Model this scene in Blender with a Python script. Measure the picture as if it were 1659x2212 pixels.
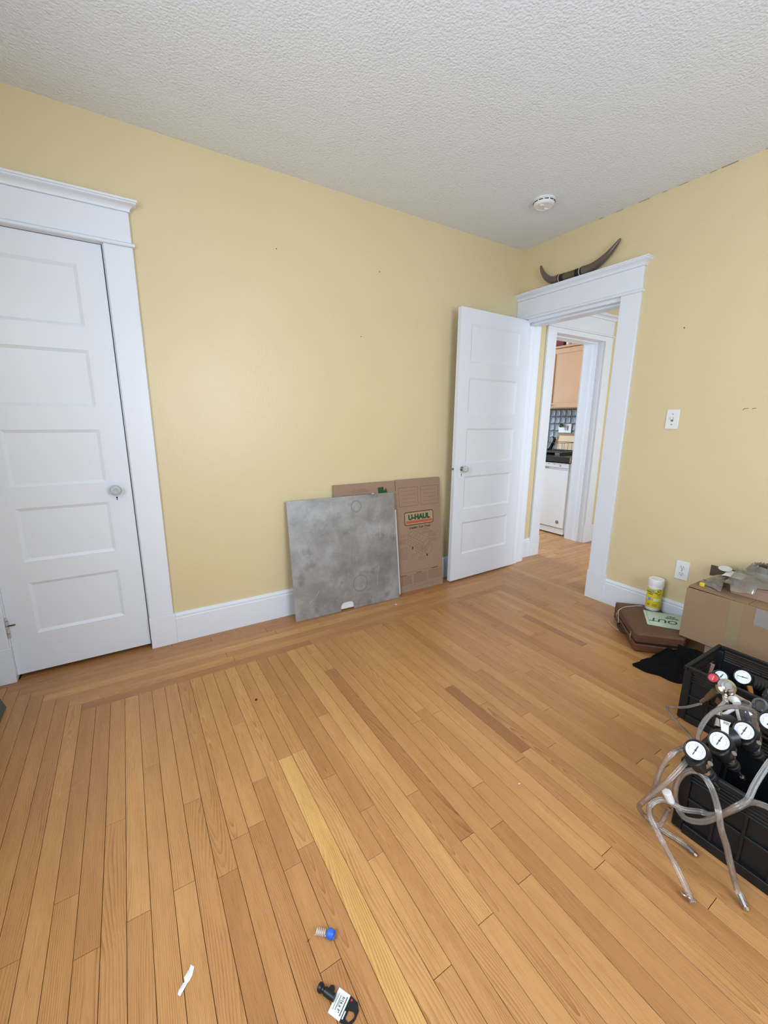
import bpy, bmesh, math, random
from mathutils import Matrix, Vector, noise
R = math.radians
for o in list(bpy.data.objects): bpy.data.objects.remove(o)
SC = bpy.context.scene
COL = SC.collection

# ------------------------------------------------------------------ camera
F_PX = 890.81
cam_d = bpy.data.cameras.new('camera'); cam = bpy.data.objects.new('camera', cam_d); COL.objects.link(cam)
cam_d.sensor_fit = 'VERTICAL'; cam_d.sensor_height = 24.0
cam_d.lens = 24.0 * F_PX / 2212.0
cam_d.clip_start = 0.02; cam_d.clip_end = 60
_f = Vector((0.5148568, 0.82984385, -0.21513171)); _r = Vector((0.85052511, -0.52588865, 0.00694075)); _u = Vector((0.10737559, 0.18654841, 0.97656038))
cam.matrix_world = Matrix(((_r.x, _u.x, -_f.x, -2.79301), (_r.y, _u.y, -_f.y, -2.47195), (_r.z, _u.z, -_f.z, 1.25157), (0, 0, 0, 1)))
SC.camera = cam

# ------------------------------------------------------------------ world, daylight, exposure
w = bpy.data.worlds.new('sky'); SC.world = w; w.use_nodes = True
bg = w.node_tree.nodes['Background']; bg.inputs[0].default_value = (0.78, 0.88, 1.0, 1); bg.inputs[1].default_value = 0.5
def daylight(name, loc, aim, sx, sy, power, col=(0.745, 0.868, 1.0), spread=170):
    l = bpy.data.lights.new(name, 'AREA'); l.shape = 'RECTANGLE'; l.size = sx; l.size_y = sy; l.energy = power; l.color = col; l.spread = R(spread)
    o = bpy.data.objects.new(name, l); COL.objects.link(o); o.location = loc
    o.rotation_euler = (Vector(aim) - Vector(loc)).to_track_quat('-Z', 'Y').to_euler()
    return o
# daylight entering by the window in the left wall, the windows behind the camera, the hall window and the kitchen window
daylight('daylight_left_window', (-3.66, -2.00, 1.55), (-1.6, -1.5, 0.95), 1.0, 1.35, 44)
daylight('daylight_front_window', (-1.75, -3.66, 1.55), (-1.7, -1.5, 1.2), 1.25, 1.35, 46)
daylight('daylight_hall_window', (0.95, -2.60, 1.55), (0.95, -1.0, 0.8), 0.9, 1.3, 34)
daylight('daylight_kitchen_window', (0.6, 3.16, 1.6), (0.8, 1.0, 1.0), 1.1, 1.1, 92, (0.70, 0.85, 1.0))
SC.view_settings.view_transform = 'Standard'; SC.view_settings.look = 'None'
SC.view_settings.exposure = 0.21; SC.view_settings.gamma = 1.0; SC.view_settings.use_curve_mapping = False

SC.cycles.max_bounces = 6; SC.cycles.diffuse_bounces = 3; SC.cycles.glossy_bounces = 2; SC.cycles.transmission_bounces = 4; SC.cycles.caustics_reflective = False; SC.cycles.caustics_refractive = False

# ------------------------------------------------------------------ materials
MATS = {}
def s2l(c): return tuple(((x/255)/12.92 if x/255 <= .04045 else ((x/255+.055)/1.055)**2.4) for x in c)
def mat(name, rgb, rough=.6, metal=0, spec=.5, bump=None, var=None, coat=0, trans=0, ior=1.45, alpha=1):
    """rgb in 0-255 sRGB; bump=(scale, strength, detail); var=(scale, amount)"""
    if name in MATS: return MATS[name]
    m = bpy.data.materials.new(name); m.use_nodes = True; nt = m.node_tree; b = nt.nodes['Principled BSDF']
    c = s2l(rgb); b.inputs['Base Color'].default_value = (*c, 1); b.inputs['Roughness'].default_value = rough
    b.inputs['Metallic'].default_value = metal; b.inputs['Specular IOR Level'].default_value = spec
    b.inputs['Coat Weight'].default_value = coat; b.inputs['Transmission Weight'].default_value = trans; b.inputs['IOR'].default_value = ior; b.inputs['Alpha'].default_value = alpha
    tc = nt.nodes.new('ShaderNodeTexCoord')
    if var:
        n = nt.nodes.new('ShaderNodeTexNoise'); n.inputs['Scale'].default_value = var[0]; n.inputs['Detail'].default_value = 4
        nt.links.new(tc.outputs['Object'], n.inputs['Vector'])
        mx = nt.nodes.new('ShaderNodeMix'); mx.data_type = 'RGBA'
        mx.inputs['A'].default_value = (*[x*(1-var[1]) for x in c], 1); mx.inputs['B'].default_value = (*[min(1, x*(1+var[1])) for x in c], 1)
        nt.links.new(n.outputs['Fac'], mx.inputs['Factor']); nt.links.new(mx.outputs['Result'], b.inputs['Base Color'])
    if bump:
        n = nt.nodes.new('ShaderNodeTexNoise'); n.inputs['Scale'].default_value = bump[0]; n.inputs['Detail'].default_value = bump[2] if len(bump) > 2 else 3
        nt.links.new(tc.outputs['Object'], n.inputs['Vector'])
        bp = nt.nodes.new('ShaderNodeBump'); bp.inputs['Strength'].default_value = bump[1]; bp.inputs['Distance'].default_value = .01
        nt.links.new(n.outputs['Fac'], bp.inputs['Height']); nt.links.new(bp.outputs['Normal'], b.inputs['Normal'])
    MATS[name] = m; return m
class NT:
    """tiny helper for wiring maths nodes"""
    def __init__(s, m): s.m = m; s.nt = m.node_tree; s.b = s.nt.nodes['Principled BSDF']
    def n(s, t, **k):
        x = s.nt.nodes.new(t)
        for a, v in k.items(): setattr(x, a, v)
        return x
    def put(s, sock, v):
        if hasattr(v, 'is_output'): s.nt.links.new(v, sock)
        else: sock.default_value = v
    def math(s, op, a, b=0.0, c=0.0, clamp=False):
        x = s.n('ShaderNodeMath', operation=op, use_clamp=clamp); s.put(x.inputs[0], a); s.put(x.inputs[1], b); s.put(x.inputs[2], c); return x.outputs[0]
    def xyz(s, x, y, z):
        c = s.n('ShaderNodeCombineXYZ'); s.put(c.inputs[0], x); s.put(c.inputs[1], y); s.put(c.inputs[2], z); return c.outputs[0]
    def noise(s, vec, scale, detail=3, rough=.5, dim='3D'):
        x = s.n('ShaderNodeTexNoise'); s.put(x.inputs['Vector'], vec); x.inputs['Scale'].default_value = scale; x.inputs['Detail'].default_value = detail; x.inputs['Roughness'].default_value = rough; return x.outputs['Fac']
    def mix(s, f, a, b, blend='MIX'):
        x = s.n('ShaderNodeMix', data_type='RGBA', blend_type=blend); s.put(x.inputs['Factor'], f); s.put(x.inputs['A'], a); s.put(x.inputs['B'], b); return x.outputs['Result']
    def ramp(s, f, stops):
        x = s.n('ShaderNodeValToRGB'); s.put(x.inputs[0], f)
        e = x.color_ramp.elements
        while len(e) < len(stops): e.new(.5)
        for i, (p, c) in enumerate(stops): e[i].position = p; e[i].color = (*c, 1) if len(c) == 3 else c
        return x.outputs[0]
    def bump(s, h, st, dist=.01):
        x = s.n('ShaderNodeBump'); x.inputs['Strength'].default_value = st; x.inputs['Distance'].default_value = dist; s.put(x.inputs['Height'], h); s.nt.links.new(x.outputs[0], s.b.inputs['Normal'])

def make_oak():
    m = mat('oak_strip', (190, 130, 70), rough=.3, spec=.5); t = NT(m)
    tc = t.n('ShaderNodeTexCoord'); oi = t.n('ShaderNodeObjectInfo')
    sx = t.n('ShaderNodeSeparateXYZ'); t.put(sx.inputs[0], tc.outputs['Object']); x, y = sx.outputs[0], sx.outputs[1]
    sc = t.n('ShaderNodeSeparateColor'); t.put(sc.inputs[0], oi.outputs['Color']); tone, gx, gz = sc.outputs[0], sc.outputs[1], sc.outputs[2]; seed = oi.outputs['Alpha']
    sd = t.math('MULTIPLY', seed, 37.0)
    # wander of the pith line along the board
    wob = t.noise(t.xyz(t.math('MULTIPLY', x, 6.0), t.math('MULTIPLY', y, 1.5), sd), 1.0, 2)
    wob = t.math('SUBTRACT', wob, .5)
    zz = t.math('ADD', t.math('MULTIPLY_ADD', gz, .15, .002), t.math('MULTIPLY', wob, .036))
    zz = t.math('MULTIPLY_ADD', t.math('MULTIPLY', y, t.math('SUBTRACT', seed, .5)), .085, zz)
    xx = t.math('ADD', x, t.math('MULTIPLY_ADD', gx, .24, -.12))
    w2 = t.noise(t.xyz(t.math('MULTIPLY', x, 40.0), t.math('MULTIPLY', y, 4.0), t.math('ADD', sd, 9.0)), 1.0, 3)
    rr = t.math('SQRT', t.math('ADD', t.math('MULTIPLY', xx, xx), t.math('MULTIPLY', zz, zz)))
    rr = t.math('ADD', rr, t.math('MULTIPLY', w2, .0034))
    fr = t.math('FRACT', t.math('MULTIPLY', rr, 340.0))
    ring = t.math('MULTIPLY', t.math('POWER', fr, 2.2), t.math('MULTIPLY_ADD', w2, 2.4, -.55, clamp=True))                       # late wood darkens towards the ring line
    pore = t.noise(t.xyz(t.math('MULTIPLY', x, 620.0), t.math('MULTIPLY', y, 20.0), sd), 1.0, 3, .65)
    pore = t.math('MULTIPLY', t.math('SUBTRACT', pore, .47, clamp=True), 3.0, clamp=True)
    pr = t.math('MULTIPLY', pore, t.math('MULTIPLY_ADD', ring, .7, .4))
    blot = t.noise(t.xyz(t.math('MULTIPLY', x, 9.0), t.math('MULTIPLY', y, 3.0), t.math('ADD', sd, 3.0)), 1.0, 3)
    base = t.ramp(tone, [(0.0, s2l((148, 99, 60))), (.25, s2l((184, 130, 81))), (.6, s2l((203, 149, 94))), (.85, s2l((214, 162, 103))), (1.0, s2l((228, 181, 106)))])
    dk = t.mix(t.math('MULTIPLY', ring, .72), base, t.mix(1.0, base, (.46, .34, .23, 1), 'MULTIPLY'))
    dk = t.mix(t.math('MULTIPLY', pr, .9), dk, t.mix(1.0, base, (.40, .30, .22, 1), 'MULTIPLY'))
    dk = t.mix(t.math('MULTIPLY_ADD', blot, .9, -.32, clamp=True), dk, t.mix(1.0, dk, (.74, .66, .58, 1), 'MULTIPLY'))
    # wear stains with a shape of their own
    geo = t.n('ShaderNodeNewGeometry')
    st = t.noise(geo.outputs['Position'], 3.1, 4, .62); st = t.math('MULTIPLY', t.math('SUBTRACT', st, .64, clamp=True), 5.0, clamp=True)
    dk = t.mix(t.math('MULTIPLY', st, .45), dk, t.mix(1.0, dk, (.45, .40, .36, 1), 'MULTIPLY'))
    t.nt.links.new(dk, t.b.inputs['Base Color'])
    rg = t.math('MULTIPLY_ADD', t.noise(geo.outputs['Position'], 7.0, 2), .22, .20)
    t.nt.links.new(t.math('MULTIPLY_ADD', pore, .1, rg), t.b.inputs['Roughness'])
    t.bump(wob, .10, .004)
    return m
def film(name, tint, body, bodyfac, rough=.08, boost=2.2):
    """thin clear plastic: fresnel sheen over a tinted see-through body"""
    m = bpy.data.materials.new(name); m.use_nodes = True; nt = m.node_tree; nt.nodes.clear()
    out = nt.nodes.new('ShaderNodeOutputMaterial'); tr = nt.nodes.new('ShaderNodeBsdfTransparent'); tr.inputs[0].default_value = (*s2l(tint), 1)
    df = nt.nodes.new('ShaderNodeBsdfDiffuse'); df.inputs[0].default_value = (*s2l(body), 1)
    gl = nt.nodes.new('ShaderNodeBsdfGlossy'); gl.inputs[0].default_value = (1, 1, 1, 1); gl.inputs[1].default_value = rough
    a = nt.nodes.new('ShaderNodeMixShader'); a.inputs[0].default_value = bodyfac; nt.links.new(tr.outputs[0], a.inputs[1]); nt.links.new(df.outputs[0], a.inputs[2])
    fr = nt.nodes.new('ShaderNodeFresnel'); fr.inputs[0].default_value = 1.5; mu = nt.nodes.new('ShaderNodeMath'); mu.operation = 'MULTIPLY'; mu.use_clamp = True; mu.inputs[1].default_value = boost; nt.links.new(fr.outputs[0], mu.inputs[0])
    b = nt.nodes.new('ShaderNodeMixShader'); nt.links.new(mu.outputs[0], b.inputs[0]); nt.links.new(a.outputs[0], b.inputs[1]); nt.links.new(gl.outputs[0], b.inputs[2]); nt.links.new(b.outputs[0], out.inputs[0])
    MATS[name] = m; return m
KNOBG = film('cut_glass_knob', (244, 248, 250), (240, 244, 246), .5, .05, 1.6)
OAK = make_oak()

def make_ceiling():
    m = mat('stippled_ceiling_paint', (234, 239, 248), rough=.42, spec=.5); t = NT(m); tc = t.n('ShaderNodeTexCoord')
    v = t.n('ShaderNodeTexVoronoi'); v.inputs['Scale'].default_value = 105; v.feature = 'F1'; t.put(v.inputs['Vector'], tc.outputs['Object'])
    n1 = t.noise(tc.outputs['Object'], 80, 4, .6); n2 = t.noise(tc.outputs['Object'], 190, 3, .6); n3 = t.noise(tc.outputs['Object'], 9, 2)
    amp = t.math('MULTIPLY_ADD', n3, 1.2, .3)
    hgt = t.math('MULTIPLY', t.math('ADD', t.math('SUBTRACT', n1, v.outputs['Distance']), t.math('MULTIPLY', n2, .7)), amp)
    t.bump(hgt, .42, .006); return m
def make_paint():
    m = mat('yellow_wall_paint', (226, 205, 152), rough=.36, spec=.5); t = NT(m); tc = t.n('ShaderNodeTexCoord')
    n = t.noise(tc.outputs['Object'], 1.7, 4, .55); c = t.mix(n, (*s2l((218, 198, 155)), 1), (*s2l((226, 207, 166)), 1))
    sp = t.noise(tc.outputs['Object'], 14, 5, .7); sp = t.math('MULTIPLY', t.math('SUBTRACT', sp, .69, clamp=True), 4.0, clamp=True)
    c = t.mix(t.math('MULTIPLY', sp, .35), c, (*s2l((176, 150, 100)), 1))
    t.nt.links.new(c, t.b.inputs['Base Color'])
    t.bump(t.math('ADD', t.noise(tc.outputs['Object'], 90, 3), t.math('MULTIPLY', t.noise(tc.outputs['Object'], 6, 2), 3.0)), .14, .006); return m
PAINT = make_paint(); CEIL = make_ceiling()
TRIM = mat('white_trim_gloss', (229, 233, 241), rough=.32, spec=.5, bump=(22, .06, 3))
def make_sheet():
    m = mat('galvanised_steel', (150, 150, 152), rough=.42, metal=.55); t = NT(m); tc = t.n('ShaderNodeTexCoord')
    a = t.noise(tc.outputs['Object'], 5.0, 6, .62); b_ = t.noise(tc.outputs['Object'], 38, 4, .6)
    c = t.ramp(a, [(.32, s2l((140, 138, 136))), (.5, s2l((158, 157, 156))), (.68, s2l((178, 178, 180)))])
    sm = t.noise(tc.outputs['Object'], 11, 3, .5); sm = t.math('MULTIPLY', t.math('SUBTRACT', sm, .58, clamp=True), 6.0, clamp=True)
    c = t.mix(t.math('MULTIPLY', sm, .45), c, (*s2l((100, 98, 96)), 1))
    fine = t.math('MULTIPLY', t.math('SUBTRACT', b_, .55, clamp=True), 2.5, clamp=True)
    c = t.mix(t.math('MULTIPLY', fine, .55), c, (*s2l((192, 194, 199)), 1))
    t.nt.links.new(c, t.b.inputs['Base Color']); t.nt.links.new(t.math('MULTIPLY_ADD', a, .35, .28), t.b.inputs['Roughness'])
    t.bump(t.math('ADD', a, t.math('MULTIPLY', b_, .15)), .12, .006); return m
SHEET = make_sheet()
CARD = mat('brown_cardboard', (158, 130, 110), rough=.85, spec=.2, bump=(120, .08), var=(14, .07))
CARD2 = mat('tan_cardboard', (154, 126, 100), rough=.85, spec=.2, bump=(120, .08), var=(9, .08))
CARD_DARK = mat('cardboard_edge', (96, 74, 58), rough=.9)
INK = mat('dark_print_ink', (74, 66, 48), rough=.9, spec=.1)
INK_FADE = mat('faded_print_ink', (104, 84, 66), rough=.9, spec=.1)
INK_GREEN = mat('green_print_ink', (52, 84, 56), rough=.9, spec=.1)
INK_RED = mat('red_print_ink', (186, 92, 68), rough=.9, spec=.1)
BLACK = mat('black_plastic', (26, 26, 28), rough=.42, bump=(60, .04))
BLACKR = mat('black_rubber', (20, 20, 21), rough=.6)
CRATE = mat('black_crate_plastic', (20, 21, 24), rough=.5, bump=(40, .08), var=(20, .2))
CHROME = mat('chrome', (214, 214, 216), rough=.14, metal=1)
STEEL = mat('dull_steel', (150, 148, 144), rough=.34, metal=1)
BRASS = mat('brass', (176, 128, 60), rough=.32, metal=.9)
WHITEP = mat('white_plastic', (232, 232, 232), rough=.4)
DIAL = mat('gauge_dial_white', (236, 240, 248), rough=.3, spec=.5)
PAPER = mat('white_paper', (232, 232, 230), rough=.8)
CLEAR = mat('clear_vinyl', (236, 232, 228), rough=.08, trans=1.0, ior=1.2)
GLASS = mat('clear_glass', (245, 250, 250), rough=.03, trans=1.0, ior=1.5)
DARK = mat('dark_void', (14, 13, 13), rough=.9, spec=.1)
LEATHER = mat('brown_leather', (96, 62, 44), rough=.45, bump=(70, .15, 4), var=(10, .22))
YEL = mat('yellow_label', (226, 204, 52), rough=.45)
BLUE = mat('blue_plastic', (54, 104, 214), rough=.4)
GREENP = mat('pale_green_card', (196, 214, 190), rough=.8)
REDP = mat('red_plastic', (190, 40, 52), rough=.4)
CLOTH = mat('black_cloth', (22, 22, 24), rough=.95, spec=.1, bump=(160, .3))
MAPLE = mat('maple_cabinet', (198, 154, 118), rough=.4, var=(6, .07))
COUNTER = mat('black_stone_counter', (34, 33, 33), rough=.22, var=(120, .5))
APPL = mat('white_enamel', (236, 238, 242), rough=.25)
GREYP = mat('grey_plastic', (120, 122, 124), rough=.45)
TINT = mat('pressed_tin_tile', (112, 116, 122), rough=.45, metal=.35, bump=(55, .35, 3), var=(30, .15))

# ------------------------------------------------------------------ mesh helpers (everything in world coordinates)
WL = {}
def tag(o, label=None, cat=None, group=None, kind=None):
    if label: o['label'] = label
    if cat: o['category'] = cat
    if group: o['group'] = group
    if kind: o['kind'] = kind
    return o
def thing(name, loc, label=None, cat=None, group=None, kind=None):
    o = bpy.data.objects.new(name, None); o.empty_display_size = .05; COL.objects.link(o); o.location = loc; WL[o] = Vector(loc)
    return tag(o, label, cat, group, kind)
def frame(o, x, y, z):
    return Matrix(((x[0], y[0], z[0], o[0]), (x[1], y[1], z[1], o[1]), (x[2], y[2], z[2], o[2]), (0, 0, 0, 1)))
def axis_frame(o, z, hint=(0, 0, 1)):
    z = Vector(z).normalized(); h = Vector(hint)
    if abs(z.dot(h)) > .98: h = Vector((1, 0, 0))
    x = h.cross(z).normalized(); y = z.cross(x); return frame(o, x, y, z)
def smooth_path(pts, n=6):
    P = [Vector(p) for p in pts]; out = []
    for i in range(len(P)-1):
        p0 = P[max(i-1, 0)]; p1 = P[i]; p2 = P[i+1]; p3 = P[min(i+2, len(P)-1)]
        for k in range(n):
            t = k/n; out.append(.5*((2*p1)+(p2-p0)*t+(2*p0-5*p1+4*p2-p3)*t*t+(3*p1-p0-3*p2+p3)*t**3))
    out.append(P[-1]); return out
class MB:
    def __init__(s): s.v = []; s.f = []; s.mi = []; s.k = 0
    def add(s, vs, fs, M=None):
        b = len(s.v)
        for p in vs:
            p = Vector(p); s.v.append(M @ p if M else p)
        for f in fs: s.f.append([b+i for i in f]); s.mi.append(s.k)
        return s
    def box(s, x0, x1, y0, y1, z0, z1, c=0, M=None):
        x0, x1 = sorted((x0, x1)); y0, y1 = sorted((y0, y1)); z0, z1 = sorted((z0, z1))
        c = min(c, (x1-x0)*.45, (y1-y0)*.45, (z1-z0)*.45)
        if c <= 0:
            v = [(x, y, z) for x in (x0, x1) for y in (y0, y1) for z in (z0, z1)]
            return s.add(v, [(0, 1, 3, 2), (4, 6, 7, 5), (0, 4, 5, 1), (2, 3, 7, 6), (0, 2, 6, 4), (1, 5, 7, 3)], M)
        bm = bmesh.new(); vs = {}
        X = (x0, x1); Y = (y0, y1); Z = (z0, z1); L = []; idx = {}
        for i in (0, 1):
            for j in (0, 1):
                for k in (0, 1):
                    sx, sy, sz = (1, -1)[i], (1, -1)[j], (1, -1)[k]
                    for a, d in (('x', (0, c*sy, c*sz)), ('y', (c*sx, 0, c*sz)), ('z', (c*sx, c*sy, 0))):
                        idx[(i, j, k, a)] = len(L); L.append((X[i]+d[0], Y[j]+d[1], Z[k]+d[2]))
        bm.free(); F = []
        for i in (0, 1): F.append([idx[(i, j, k, 'x')] for j, k in ((0, 0), (0, 1), (1, 1), (1, 0))][::(1 if i == 0 else -1)])
        for j in (0, 1): F.append([idx[(i, j, k, 'y')] for i, k in ((0, 0), (1, 0), (1, 1), (0, 1))][::(1 if j == 0 else -1)])
        for k in (0, 1): F.append([idx[(i, j, k, 'z')] for i, j in ((0, 0), (0, 1), (1, 1), (1, 0))][::(1 if k == 0 else -1)])
        for i in (0, 1):
            for j in (0, 1): F.append([idx[(i, j, 0, 'x')], idx[(i, j, 1, 'x')], idx[(i, j, 1, 'y')], idx[(i, j, 0, 'y')]])
            for k in (0, 1): F.append([idx[(i, 0, k, 'x')], idx[(i, 1, k, 'x')], idx[(i, 1, k, 'z')], idx[(i, 0, k, 'z')]])
        for j in (0, 1):
            for k in (0, 1): F.append([idx[(0, j, k, 'y')], idx[(1, j, k, 'y')], idx[(1, j, k, 'z')], idx[(0, j, k, 'z')]])
        for i in (0, 1):
            for j in (0, 1):
                for k in (0, 1): F.append([idx[(i, j, k, a)] for a in 'xyz'])
        return s.add(L, F, M)
    def lathe(s, prof, M=None, seg=24, cap=True):
        n = len(prof); v = []; f = []
        for r, z in prof:
            for i in range(seg): a = 2*math.pi*i/seg; v.append((r*math.cos(a), r*math.sin(a), z))
        for j in range(n-1):
            for i in range(seg): f.append((j*seg+i, j*seg+(i+1) % seg, (j+1)*seg+(i+1) % seg, (j+1)*seg+i))
        if cap: f.append(tuple(range(seg))[::-1]); f.append(tuple((n-1)*seg+i for i in range(seg)))
        return s.add(v, f, M)
    def cyl(s, p0, p1, r0, r1=None, seg=16, c=0):
        p0 = Vector(p0); p1 = Vector(p1); L = (p1-p0).length; r1 = r0 if r1 is None else r1
        pr = [(r0, 0), (r1, L)] if not c else [(r0-c, 0), (r0, c), (r1, L-c), (r1-c, L)]
        return s.lathe(pr, axis_frame(p0, p1-p0), seg)
    def tube(s, pts, r, seg=10, n=6, smooth=True):
        P = smooth_path(pts, n) if smooth else [Vector(p) for p in pts]
        N = len(P); v = []; f = []; up = None
        for i, p in enumerate(P):
            d = (P[min(i+1, N-1)]-P[max(i-1, 0)]).normalized()
            if up is None: up = Vector((0, 0, 1)) if abs(d.z) < .9 else Vector((1, 0, 0))
            x = up.cross(d).normalized(); up = d.cross(x).normalized()
            rr = r(i/(N-1)) if callable(r) else r
            for k in range(seg): a = 2*math.pi*k/seg; v.append(p+x*(rr*math.cos(a))+up*(rr*math.sin(a)))
        for i in range(N-1):
            for k in range(seg): f.append((i*seg+k, i*seg+(k+1) % seg, (i+1)*seg+(k+1) % seg, (i+1)*seg+k))
        f.append(tuple(range(seg))[::-1]); f.append(tuple((N-1)*seg+i for i in range(seg)))
        return s.add(v, f)
    def prism(s, poly, h0, h1, M=None):
        n = len(poly); v = [(x, y, h0) for x, y in poly]+[(x, y, h1) for x, y in poly]
        return s.add(v, [tuple(range(n))[::-1], tuple(range(n, 2*n))]+[(i, (i+1) % n, n+(i+1) % n, n+i) for i in range(n)], M)
    def loft(s, loops, cap=True, M=None):
        n = len(loops[0]); v = [p for l in loops for p in l]; f = []
        for j in range(len(loops)-1):
            for i in range(n): f.append((j*n+i, j*n+(i+1) % n, (j+1)*n+(i+1) % n, (j+1)*n+i))
        if cap: f.append(tuple(range(n))[::-1]); f.append(tuple((len(loops)-1)*n+i for i in range(n)))
        return s.add(v, f, M)
    def grid(s, nu, nv, fn, M=None, wrap=False):
        v = [fn(i/(nu-1), j/(nv-1)) for j in range(nv) for i in range(nu)]
        return s.add(v, [(j*nu+i, j*nu+i+1, (j+1)*nu+i+1, (j+1)*nu+i) for j in range(nv-1) for i in range(nu-1)], M)
    def build(s, name, mats, parent=None, origin=None, smooth=None, fix=True):
        if origin is None:
            if parent is not None: origin = WL[parent]
            else:
                xs = [p.x for p in s.v]; ys = [p.y for p in s.v]; zs = [p.z for p in s.v]; origin = ((min(xs)+max(xs))/2, (min(ys)+max(ys))/2, min(zs))
        origin = Vector(origin); me = bpy.data.meshes.new(name); me.from_pydata([p-origin for p in s.v], [], s.f)
        mats = mats if isinstance(mats, (list, tuple)) else [mats]
        for m in mats: me.materials.append(m)
        me.polygons.foreach_set('material_index', s.mi)
        if fix:
            bm = bmesh.new(); bm.from_mesh(me); bmesh.ops.recalc_face_normals(bm, faces=bm.faces); bm.to_mesh(me); bm.free()
        if smooth:
            me.polygons.foreach_set('use_smooth', [True]*len(me.polygons)); me.set_sharp_from_angle(angle=R(smooth))
        me.update(); o = bpy.data.objects.new(name, me); COL.objects.link(o); WL[o] = origin
        if parent is not None: o.parent = parent; o.location = origin-WL[parent]
        else: o.location = origin
        return o
def B(*a, c=0, M=None): return MB().box(*a, c=c, M=M)
def text(s, size, M, m, name, parent, ex=.0002, align='CENTER', shear=0, bold=0, sx=1.0, font_space=1.0):
    cu = bpy.data.curves.new('lettering', 'FONT'); cu.body = s; cu.size = size; cu.extrude = ex; cu.align_x = align; cu.align_y = 'CENTER'; cu.shear = shear; cu.offset = bold; cu.resolution_u = 2; cu.space_character = font_space
    to = bpy.data.objects.new('lettering', cu); COL.objects.link(to); bpy.context.view_layer.update()
    me = bpy.data.meshes.new_from_object(to.evaluated_get(bpy.context.evaluated_depsgraph_get())); bpy.data.objects.remove(to)
    me.name = name; off = WL[parent]
    me.transform(Matrix.Translation(-off) @ M @ Matrix.Diagonal((sx, 1, 1, 1))); me.materials.clear(); me.materials.append(m)
    o = bpy.data.objects.new(name, me); COL.objects.link(o); o.parent = parent; WL[o] = off; return o

# ================================================================== ROOM SHELL
H = 2.552; XL = -3.50; YF = -3.50
def struct(o): o['kind'] = 'structure'; return o
# wall with the closet door (far side of the room)
m = MB(); m.box(-3.64, -3.372, 0, .13, 0, H); m.box(-2.783, 0.0, 0, .13, 0, H); m.box(-3.372, -2.783, 0, .13, 2.037, H)
struct(m.build('wall_back', PAINT, origin=(0, 0, 0)))
# wall with the open doorway (right side)
m = MB(); m.box(0, .19, -.06, .0, 0, H); m.box(0, .19, -3.64, -.845, 0, H); m.box(0, .19, -.845, -.06, 2.04, H); m.box(0, .19, 0, .13, 0, H)
struct(m.build('wall_right', PAINT, origin=(0, 0, 0)))
# left wall with its window, wall behind the camera with its window
m = MB(); m.box(-3.64, XL, YF, -2.53, 0, H); m.box(-3.64, XL, -1.47, 0, 0, H); m.box(-3.64, XL, -2.53, -1.47, 0, .82); m.box(-3.64, XL, -2.53, -1.47, 2.12, H)
struct(m.build('wall_left', PAINT, origin=(0, 0, 0)))
m = MB(); m.box(-3.64, -2.45, YF-.14, YF, 0, H); m.box(-1.05, .15, YF-.14, YF, 0, H); m.box(-2.45, -1.05, YF-.14, YF, 0, .82); m.box(-2.45, -1.05, YF-.14, YF, 2.12, H)
struct(m.build('wall_front', PAINT, origin=(0, 0, 0)))
struct(B(-3.64, .15, -3.64, .13, H, H+.1).build('ceiling', CEIL, origin=(0, 0, H)))
m = MB(); rc = random.Random(21); y = -.62
while y > -1.75:
    L = rc.uniform(.015, .07); m.box(-.002, -.0003, y-L, y, H-rc.uniform(.0012, .003), H-.0002); y -= L+rc.uniform(.02, .12)
o = m.build('ceiling_crack', mat('crack_shadow', (140, 124, 100), rough=.9), bpy.data.objects['ceiling']); o['kind'] = 'stuff'
def window(name, n, a0, a1, fixed, horizontal):
    w = thing(name, ((a0+a1)/2, fixed, .82) if horizontal else (fixed, (a0+a1)/2, .82), kind='structure')
    def bar(pn, a, b, z0, z1, t0=-.03, t1=.03):
        (B(a, b, fixed+t0, fixed+t1, z0, z1, c=.003) if horizontal else B(fixed+t0, fixed+t1, a, b, z0, z1, c=.003)).build(pn, TRIM, w)
    bar('frame_side', a0, a0+.05, .82, 2.12); bar('frame_side', a1-.05, a1, .82, 2.12); bar('frame_head', a0+.05, a1-.05, 2.07, 2.12); bar('sill', a0+.05, a1-.05, .82, .87); bar('meeting_rail', a0+.05, a1-.05, 1.45, 1.49)
window('window_1', 1, -2.53, -1.47, -3.57, False); window('window_2', 2, -2.45, -1.05, -3.57, True)

# ---- hall and kitchen beyond the doorway, closet behind the closed door
HY = .017
m = MB(); m.box(.19, .49, HY, .22, 0, H); m.box(1.236, 1.95, HY, .22, 0, H); m.box(.49, 1.236, HY, .22, 2.035, H); struct(m.build('wall_hall_back', PAINT, origin=(0, 0, 0)))
struct(B(1.95, 2.07, -2.55, .22, 0, H).build('wall_hall_right', PAINT, origin=(0, 0, 0)))
m = MB(); m.box(.19, .5, -2.55, -2.43, 0, H); m.box(1.4, 1.95, -2.55, -2.43, 0, H); m.box(.5, 1.4, -2.55, -2.43, 0, .9); m.box(.5, 1.4, -2.55, -2.43, 2.15, H); struct(m.build('wall_hall_front', PAINT, origin=(0, 0, 0)))
struct(B(.19, 2.07, -2.55, .22, H, H+.1).build('ceiling_hall', CEIL, origin=(0, 0, H)))
KW = mat('kitchen_wall_paint', (226, 224, 220), rough=.6)
struct(B(1.92, 2.04, .22, 3.1, 0, H).build('wall_kitchen_right', KW, origin=(0, 0, 0)))
struct(B(-.1, .02, .22, 3.1, 0, H).build('wall_kitchen_left', KW, origin=(0, 0, 0)))
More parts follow.
